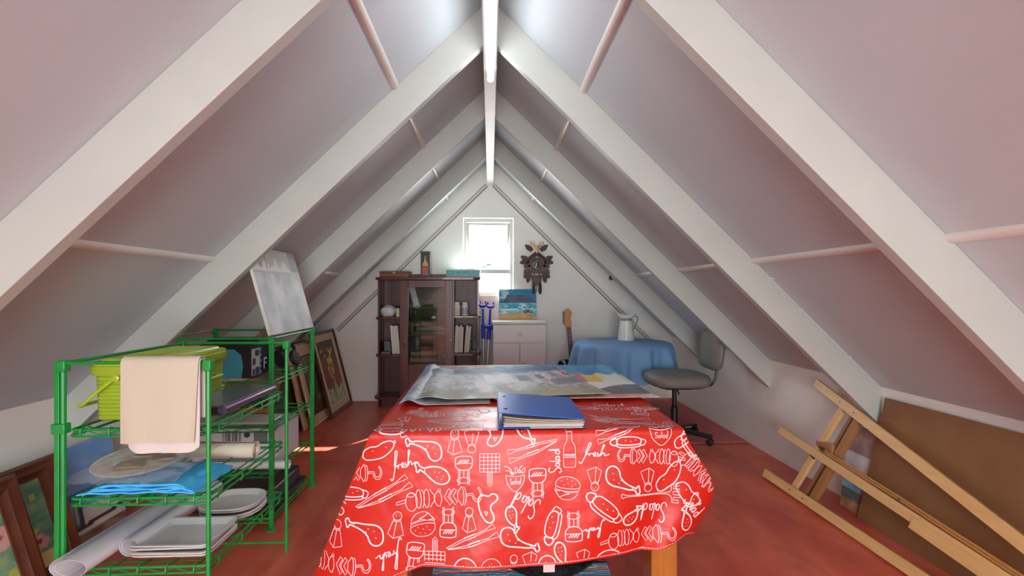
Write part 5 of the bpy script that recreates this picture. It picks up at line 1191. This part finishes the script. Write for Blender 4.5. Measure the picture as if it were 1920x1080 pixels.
for i in range(6): part('tuning_peg', MB().tube([gp(-.038 + i * .0015, .645 + i * .024, .03), gp(-.062 + i * .0015, .65 + i * .024, .03)], .0055, 6), m_black, hd)
for i in range(6):
    a = -.018 + i * .0072; part('string', MB().tube([gp(a * 1.1, -.10, .050), gp(a * .95, .60, .0482)], .0006, 4), m_alum, gt)
for b in (-.03, .02, .07): gprism('pickup', [(-.035, b - .008), (.035, b - .008), (.035, b + .008), (-.035, b + .008)], .0245, .034, MATS['cap_white'], bev=.001)
st = thing('guitar_stand', 'black tubular stand holding the electric guitar', 'stand', (.90, 5.2, 0))
part('yoke', MB().tube(cat_rom([(.75, 5.13, .01), (.80, 5.17, .035), (.905, 5.19, .04), (1.01, 5.17, .035), (1.06, 5.13, .01)], 5), .009, 8), m_black, st)
for sx in (.80, 1.01): part('arm', MB().tube([(sx, 5.17, .035), (sx, 5.13, .02), (sx, 5.11, .035)], .008, 8), m_black, st)
part('rear_strut', MB().tube([(.905, 5.19, .04), (.905, 5.30, .30), (.905, 5.33, .01)], .008, 8), m_black, st)
solo('guitar_strap', MB().sheet(lambda a, b: gp(-.10 + .07 * math.sin(a * 3) - .05 * a, .25 - .12 * a + .03 * math.sin(a * 6), .05 + .03 * math.sin(a * 3.14)) + GX * (b - .5) * .045 * math.cos(a) + GN * (b - .5) * .02, 20, 4, .003), M('black_strap', (22, 22, 26), .6), 'black strap hanging over the horn of the electric guitar', 'strap', smooth=60)

# ---------------------------------------------------------------- round table, blue cloth and jug
CXr, CYr, ZR, RR = 1.285, 4.63, .72, .445
rt = thing('round_table', 'small round table under a blue cloth near the gable wall', 'table', (CXr, CYr, 0))
m_dk = M('dark_table_wood', (60, 40, 30), .4)
part('tabletop', MB().lathe([(RR - .012, ZR - .030), (RR - .006, ZR - .026), (RR - .006, ZR - .008), (RR - .012, ZR - .004)], 40, (CXr, CYr, 0)), m_dk, rt)
part('pedestal', MB().lathe([(.05, .06), (.035, .10), (.03, .40), (.045, .62), (.10, ZR - .031)], 18, (CXr, CYr, 0)), m_dk, rt)
for k in range(4):
    a = R(45 + 90 * k); part('leg', MB().tube([(CXr + .03 * math.cos(a), CYr + .03 * math.sin(a), .12), (CXr + .15 * math.cos(a), CYr + .15 * math.sin(a), .09), (CXr + .30 * math.cos(a), CYr + .30 * math.sin(a), .02)], [.022, .02, .016], 8), m_dk, rt)
NF = 160; vs = []
prof = [(0, 0), (.3, 0), (.6, 0), (.85, 0), (.97, .0), (1.0, -.004)] ; cl = MB()
rowsR = []
for i in range(20):
    if i < 6: rowsR.append((prof[i][0] * RR, 0, prof[i][1]))
    else:
        t = (i - 5) / 14; rowsR.append((RR + .004, t, -.004))
pts = []
for r, t, dz in rowsR:
    for k in range(NF):
        a = 2 * math.pi * k / NF; corner = abs(math.cos(2 * a + .4)) ** 2
        drop = .285 + .045 * corner
        fold = (.040 * math.sin(13 * a + 1.1 * math.sin(3 * a)) + .020 * math.sin(7 * a + 1) + .014 * math.sin(27 * a)) * t ** .6
        rr_ = r + (.012 * (1 - (1 - min(1, t * 8)) ** 2) + .035 * t + fold + .02 * corner * t if t > 0 else 0)
        pts.append((CXr + rr_ * math.cos(a), CYr + rr_ * math.sin(a), ZR + dz - drop * t))
cl.add(pts, [(i * NF + k, i * NF + (k + 1) % NF, (i + 1) * NF + (k + 1) % NF, (i + 1) * NF + k) for i in range(len(rowsR) - 1) for k in range(NF)])
solo('round_tablecloth', cl, M('denim_blue_cloth', (122, 168, 214), .8, var=.05, vs=5, bump=.06, bs=160), 'plain blue cloth hanging in folds over the round table', 'tablecloth', smooth=70, base=(CXr, CYr, .42))
jx, jy, jz = 1.352, 4.76, ZR + .002
jg = thing('jug', 'tall white enamel jug with grey handle on the blue round table', 'jug', (jx, jy, jz))
m_en = M('white_enamel', (232, 230, 220), .22, spec=.6); m_eg = M('grey_enamel', (140, 146, 152), .3)
P_ = [(.0, .0), (.080, .0), (.084, .006), (.082, .02), (.063, .175), (.060, .205), (.064, .215)]
part('body', MB().lathe(P_, 32, (jx, jy, jz), caps=False), m_en, jg)
part('rim_band', MB().lathe([(.0612, .198), (.0655, .206), (.0655, .216), (.0615, .222)], 32, (jx, jy, jz), caps=False), m_eg, jg)
def spout(a, b):
    th_ = 2 * math.pi * a; lip = max(0, math.cos(th_ - math.pi)) ** 3; back = max(0, math.cos(th_)) ** 2
    r = .060 + .012 * b + b * (.052 * lip + .030 * back); z = .214 + b * (.038 + .036 * lip + .014 * back)
    return Vector((jx + r * math.cos(th_), jy + r * math.sin(th_) * .9, jz + z))
part('spout', MB().sheet(spout, 40, 8, .002), m_en, jg, smooth=60)
part('handle', MB().tube(cat_rom([(jx + .085, jy, jz + .24), (jx + .118, jy, jz + .225), (jx + .10, jy, jz + .16), (jx + .066, jy, jz + .085)], 5), .0065, 8), m_eg, jg)

# ---------------------------------------------------------------- office chair on the pink rug
m_vinyl = M('grey_vinyl', (124, 121, 117), .55, var=.06, vs=8, bump=.06, bs=120); m_blk = M('black_plastic', (18, 18, 20), .4)
HXc, HYc = 1.485, 3.84
oc = thing('office_chair', 'grey swivel chair with black star base between the tables and the right wall', 'chair', (HXc, HYc, .012))
for k in range(5):
    a = R(-38 + 72 * k); ca, sa = math.cos(a), math.sin(a)
    lg = part('base_leg', MB().bar((HXc + .03 * ca, HYc + .03 * sa, .098), (HXc + .29 * ca, HYc + .29 * sa, .082), .046, .030), m_blk, oc, bevel=.005)
    cx, cy = HXc + .275 * ca, HYc + .275 * sa
    part('castor', MB().lathe([(.012, -.024), (.026, -.022), (.028, -.010), (.028, .010), (.026, .022), (.012, .024)], 16, (cx, cy, .0405), Matrix.Rotation(a, 4, 'Z') @ Matrix.Rotation(R(90), 4, 'X')), m_blk, lg)
part('hub', MB().lathe([(.05, .075), (.055, .085), (.05, .125), (.035, .14)], 18, (HXc, HYc, 0)), m_blk, oc)
part('gas_column', MB().lathe([(.027, .14), (.027, .28), (.018, .285), (.018, .43)], 18, (HXc, HYc, 0)), m_blk, oc)
part('mechanism', MB().box(HXc - .09, HXc + .12, HYc - .07, HYc + .07, .425, .455), m_blk, oc, bevel=.006)
part('lever', MB().tube([(HXc, HYc - .05, .44), (HXc - .05, HYc - .22, .425)], .006, 6), m_blk, oc)
sx0, sx1, sy0, sy1 = 1.265, 1.735, 3.61, 4.065
seat = rbox(sx0, sx1, sy0, sy1, [(.457, -.05), (.462, -.02), (.480, -.002), (.505, .004), (.530, -.004), (.548, -.025), (.558, -.065), (.562, -.12), (.562, -.17)], .15)
part('seat', seat, m_vinyl, oc, smooth=70)
part('seat_pan', rbox(sx0, sx1, sy0, sy1, [(.450, -.06), (.460, -.045)], .12), m_blk, oc)
bk_ = rbox(-.19, .19, -.165, .165, [(-.028, -.03), (-.022, -.008), (0, .0), (.020, -.012), (.030, -.05), (.032, -.10)], .09)
rot = Matrix.Rotation(R(-83), 4, 'Y'); bk_.v = [tuple((Matrix.Translation((1.79, HYc, .742)) @ rot @ Matrix.Rotation(R(90), 4, 'Z')) @ Vector((p[0], p[1], p[2]))) for p in bk_.v]
part('backrest', bk_, m_vinyl, oc, smooth=70)
part('back_bar', MB().tube(cat_rom([(1.58, HYc, .442), (1.74, HYc, .44), (1.80, HYc, .462), (1.832, HYc, .55), (1.842, HYc, .70), (1.846, HYc, .78)], 5), .011, 8), m_blk, oc)
def pink(s, t): return mix((206, 104, 106), (226, 134, 130), .5 + .8 * math.sin(t * 260) * .4 + .4 * fbm(s * 40, t * 160, 2))
rx0, rx1, ry0, ry1 = 1.02, 2.052, 3.76, 5.25
mb = MB().sheet(lambda a, b: Vector((rx0 + (rx1 - rx0) * a, ry0 + (ry1 - ry0) * b, .009 + .0012 * nz(a * 20, b * 40))), 40, 150, .008)
mb.c = [pink(i / 40, j / 150) for j in range(151) for i in range(41)] * 2
rug = solo('floor_rug', mb, PAINT('rug_weave', .95, .6), 'faded pinkish red woven rug under the office chair', 'rug'); bx, by, bz = rug.location
fr_ = MB(); rnd = random.Random(2)
for i in range(110):
    x = rx0 + (rx1 - rx0) * (i + .5) / 110; l = rnd.uniform(.025, .04); dx = rnd.uniform(-.012, .012)
    fr_.add([(x - .003 - bx, ry0 - by, .007 - bz), (x + .003 - bx, ry0 - by, .007 - bz), (x + dx + .002 - bx, ry0 - l - by, .002 - bz), (x + dx - .002 - bx, ry0 - l - by, .002 - bz)], [(0, 1, 2, 3)])
f_ = part('fringe', fr_, M('pink_fringe', (176, 66, 66), .9), rug); f_['kind'] = 'stuff'

# ---------------------------------------------------------------- right wall: hardboard, small seascape, folded easel
hb_ = MB().prism([(2.485, 0), (.95, 0), (.93, .66), (2.41, .655)], lambda y, z: (1.955 + .09 * z / .66, y, z), lambda y, z: (1.949 + .09 * z / .66, y, z))
solo('hardboard_panel', hb_, M('brown_hardboard', (152, 110, 72), .5, rgb2=(134, 96, 62), vs=4, detail=8), 'large brown hardboard panel leaning on the right wall behind the easel', 'board', smooth=0)
def shore(s, t):
    n = fbm(s * 4, t * 5, 3)
    if t < .14: return mix((196, 150, 112), (150, 112, 84), .5 + 1.2 * n)
    if t < .26: return mix((120, 128, 128), (86, 98, 102), .5 + n)
    if t < .5: return mix((120, 176, 214), (168, 204, 226), .5 + n)
    return mix((214, 216, 222), (236, 232, 232), .5 + n) if t < .7 else mix((150, 132, 126), (196, 160, 156), .5 + n)
framed('small shoreline canvas tucked behind the hardboard panel at the right wall', (1.986, 2.64, 0), (0, -1, 0), (.058, 0, .46), .42, .46, 0, None, M('dark_canvas_edge', (74, 62, 56), .7), shore, 50, 50, canvas=True, name='canvas_painting', depth=.018)
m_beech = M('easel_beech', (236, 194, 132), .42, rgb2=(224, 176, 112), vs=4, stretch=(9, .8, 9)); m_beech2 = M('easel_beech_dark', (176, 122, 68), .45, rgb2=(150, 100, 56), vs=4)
es = thing('wooden_easel', 'folded beech wood easel lying on its side along the right wall', 'easel', (1.82, 2.2, 0))
N_ = Vector((-.93, .0, .36)).normalized()     # face of the lying easel, turned to the room
b1a, b1b = Vector((1.985, 2.86, .648)), Vector((1.868, 1.54, .292))
b2a, b2b = Vector((1.885, 3.06, .305)), Vector((1.815, 1.30, .155))
b3a, b3b = Vector((1.780, 3.06, .030)), Vector((1.765, 1.15, .030))
part('leg', MB().bar(b1a, b1b, .050, .024, N_), m_beech, es, bevel=.002)
part('leg', MB().bar(b3a, b3b, .050, .024, N_), m_beech, es, bevel=.002)
part('mast', MB().bar(b2a, b2b, .046, .026, N_), m_beech, es, bevel=.002)
L1 = lambda y: b1a.lerp(b1b, (b1a.y - y) / (b1a.y - b1b.y)); L2 = lambda y: b2a.lerp(b2b, (b2a.y - y) / (b2a.y - b2b.y)); L3 = lambda y: b3a.lerp(b3b, (b3a.y - y) / (b3a.y - b3b.y))
off = N_ * -.024
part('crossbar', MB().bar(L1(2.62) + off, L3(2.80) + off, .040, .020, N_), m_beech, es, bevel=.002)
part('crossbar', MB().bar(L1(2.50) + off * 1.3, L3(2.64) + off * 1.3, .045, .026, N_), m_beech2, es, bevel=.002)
part('crossbar', MB().bar(L1(2.55) + off * 1.6, L3(2.71) + off * 1.6, .022, .020, N_), M('brown_beech', (150, 106, 66), .5), es, bevel=.002)  # narrow crossbar in a darker brown beech
m_ = L2(2.70)
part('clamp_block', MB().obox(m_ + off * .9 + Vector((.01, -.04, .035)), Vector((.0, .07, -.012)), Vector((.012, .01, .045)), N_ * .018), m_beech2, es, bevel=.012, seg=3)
for y, dz in ((2.63, .052), (2.71, -.030)):
    q = L2(y) + Vector((0, 0, dz)) + N_ * .004
    part('wing_nut', MB().lathe([(.009, -.004), (.009, .010)], 8, q, N_.to_track_quat('Z', 'Y').to_matrix().to_4x4()).obox(q + N_ * .012, Vector((0, .016, .004)), Vector((0, 0, .006)), N_ * .002), M('brass_bolt', (120, 96, 56), .4, .8), es)
for i, (o1, r) in enumerate(((.034, .0055), (.046, .0055))):
    up = Vector((.10, 0, 1)); part('guide_rod', MB().tube([L2(2.62) + up * o1 + N_ * .004, L2(2.10) + up * (o1 + .004) + N_ * .004, L2(1.45) + up * (o1 - .002) + N_ * .004], r, 8), M('rod_beech', (196, 142, 74), .35), es)
part('lower_mast', MB().bar(L2(2.02) + Vector((-.012, 0, -.018)), L2(1.30) + Vector((-.012, 0, -.022)), .050, .022, N_), m_beech, es, bevel=.002)
part('rod_clip', MB().obox(L2(2.10) + Vector((.004, 0, .042)), Vector((0, .008, 0)), Vector((.004, 0, .008)), N_ * .008), MATS['brass_bolt'], es)
part('end_bar', MB().bar(L1(1.56) + N_ * .002 + Vector((0, 0, -.01)), L3(1.46) + Vector((.01, 0, .02)), .052, .022, N_), m_beech, es, bevel=.002)
for y in (2.62, 2.50): 
    for LL in (L1, L3):
        yy = y if LL is L1 else y + .16; q = LL(yy) + N_ * .0125
        part('bolt_head', MB().lathe([(.005, 0), (.004, .002)], 8, q, N_.to_track_quat('Z', 'Y').to_matrix().to_4x4()), MATS['brass_bolt'], es)
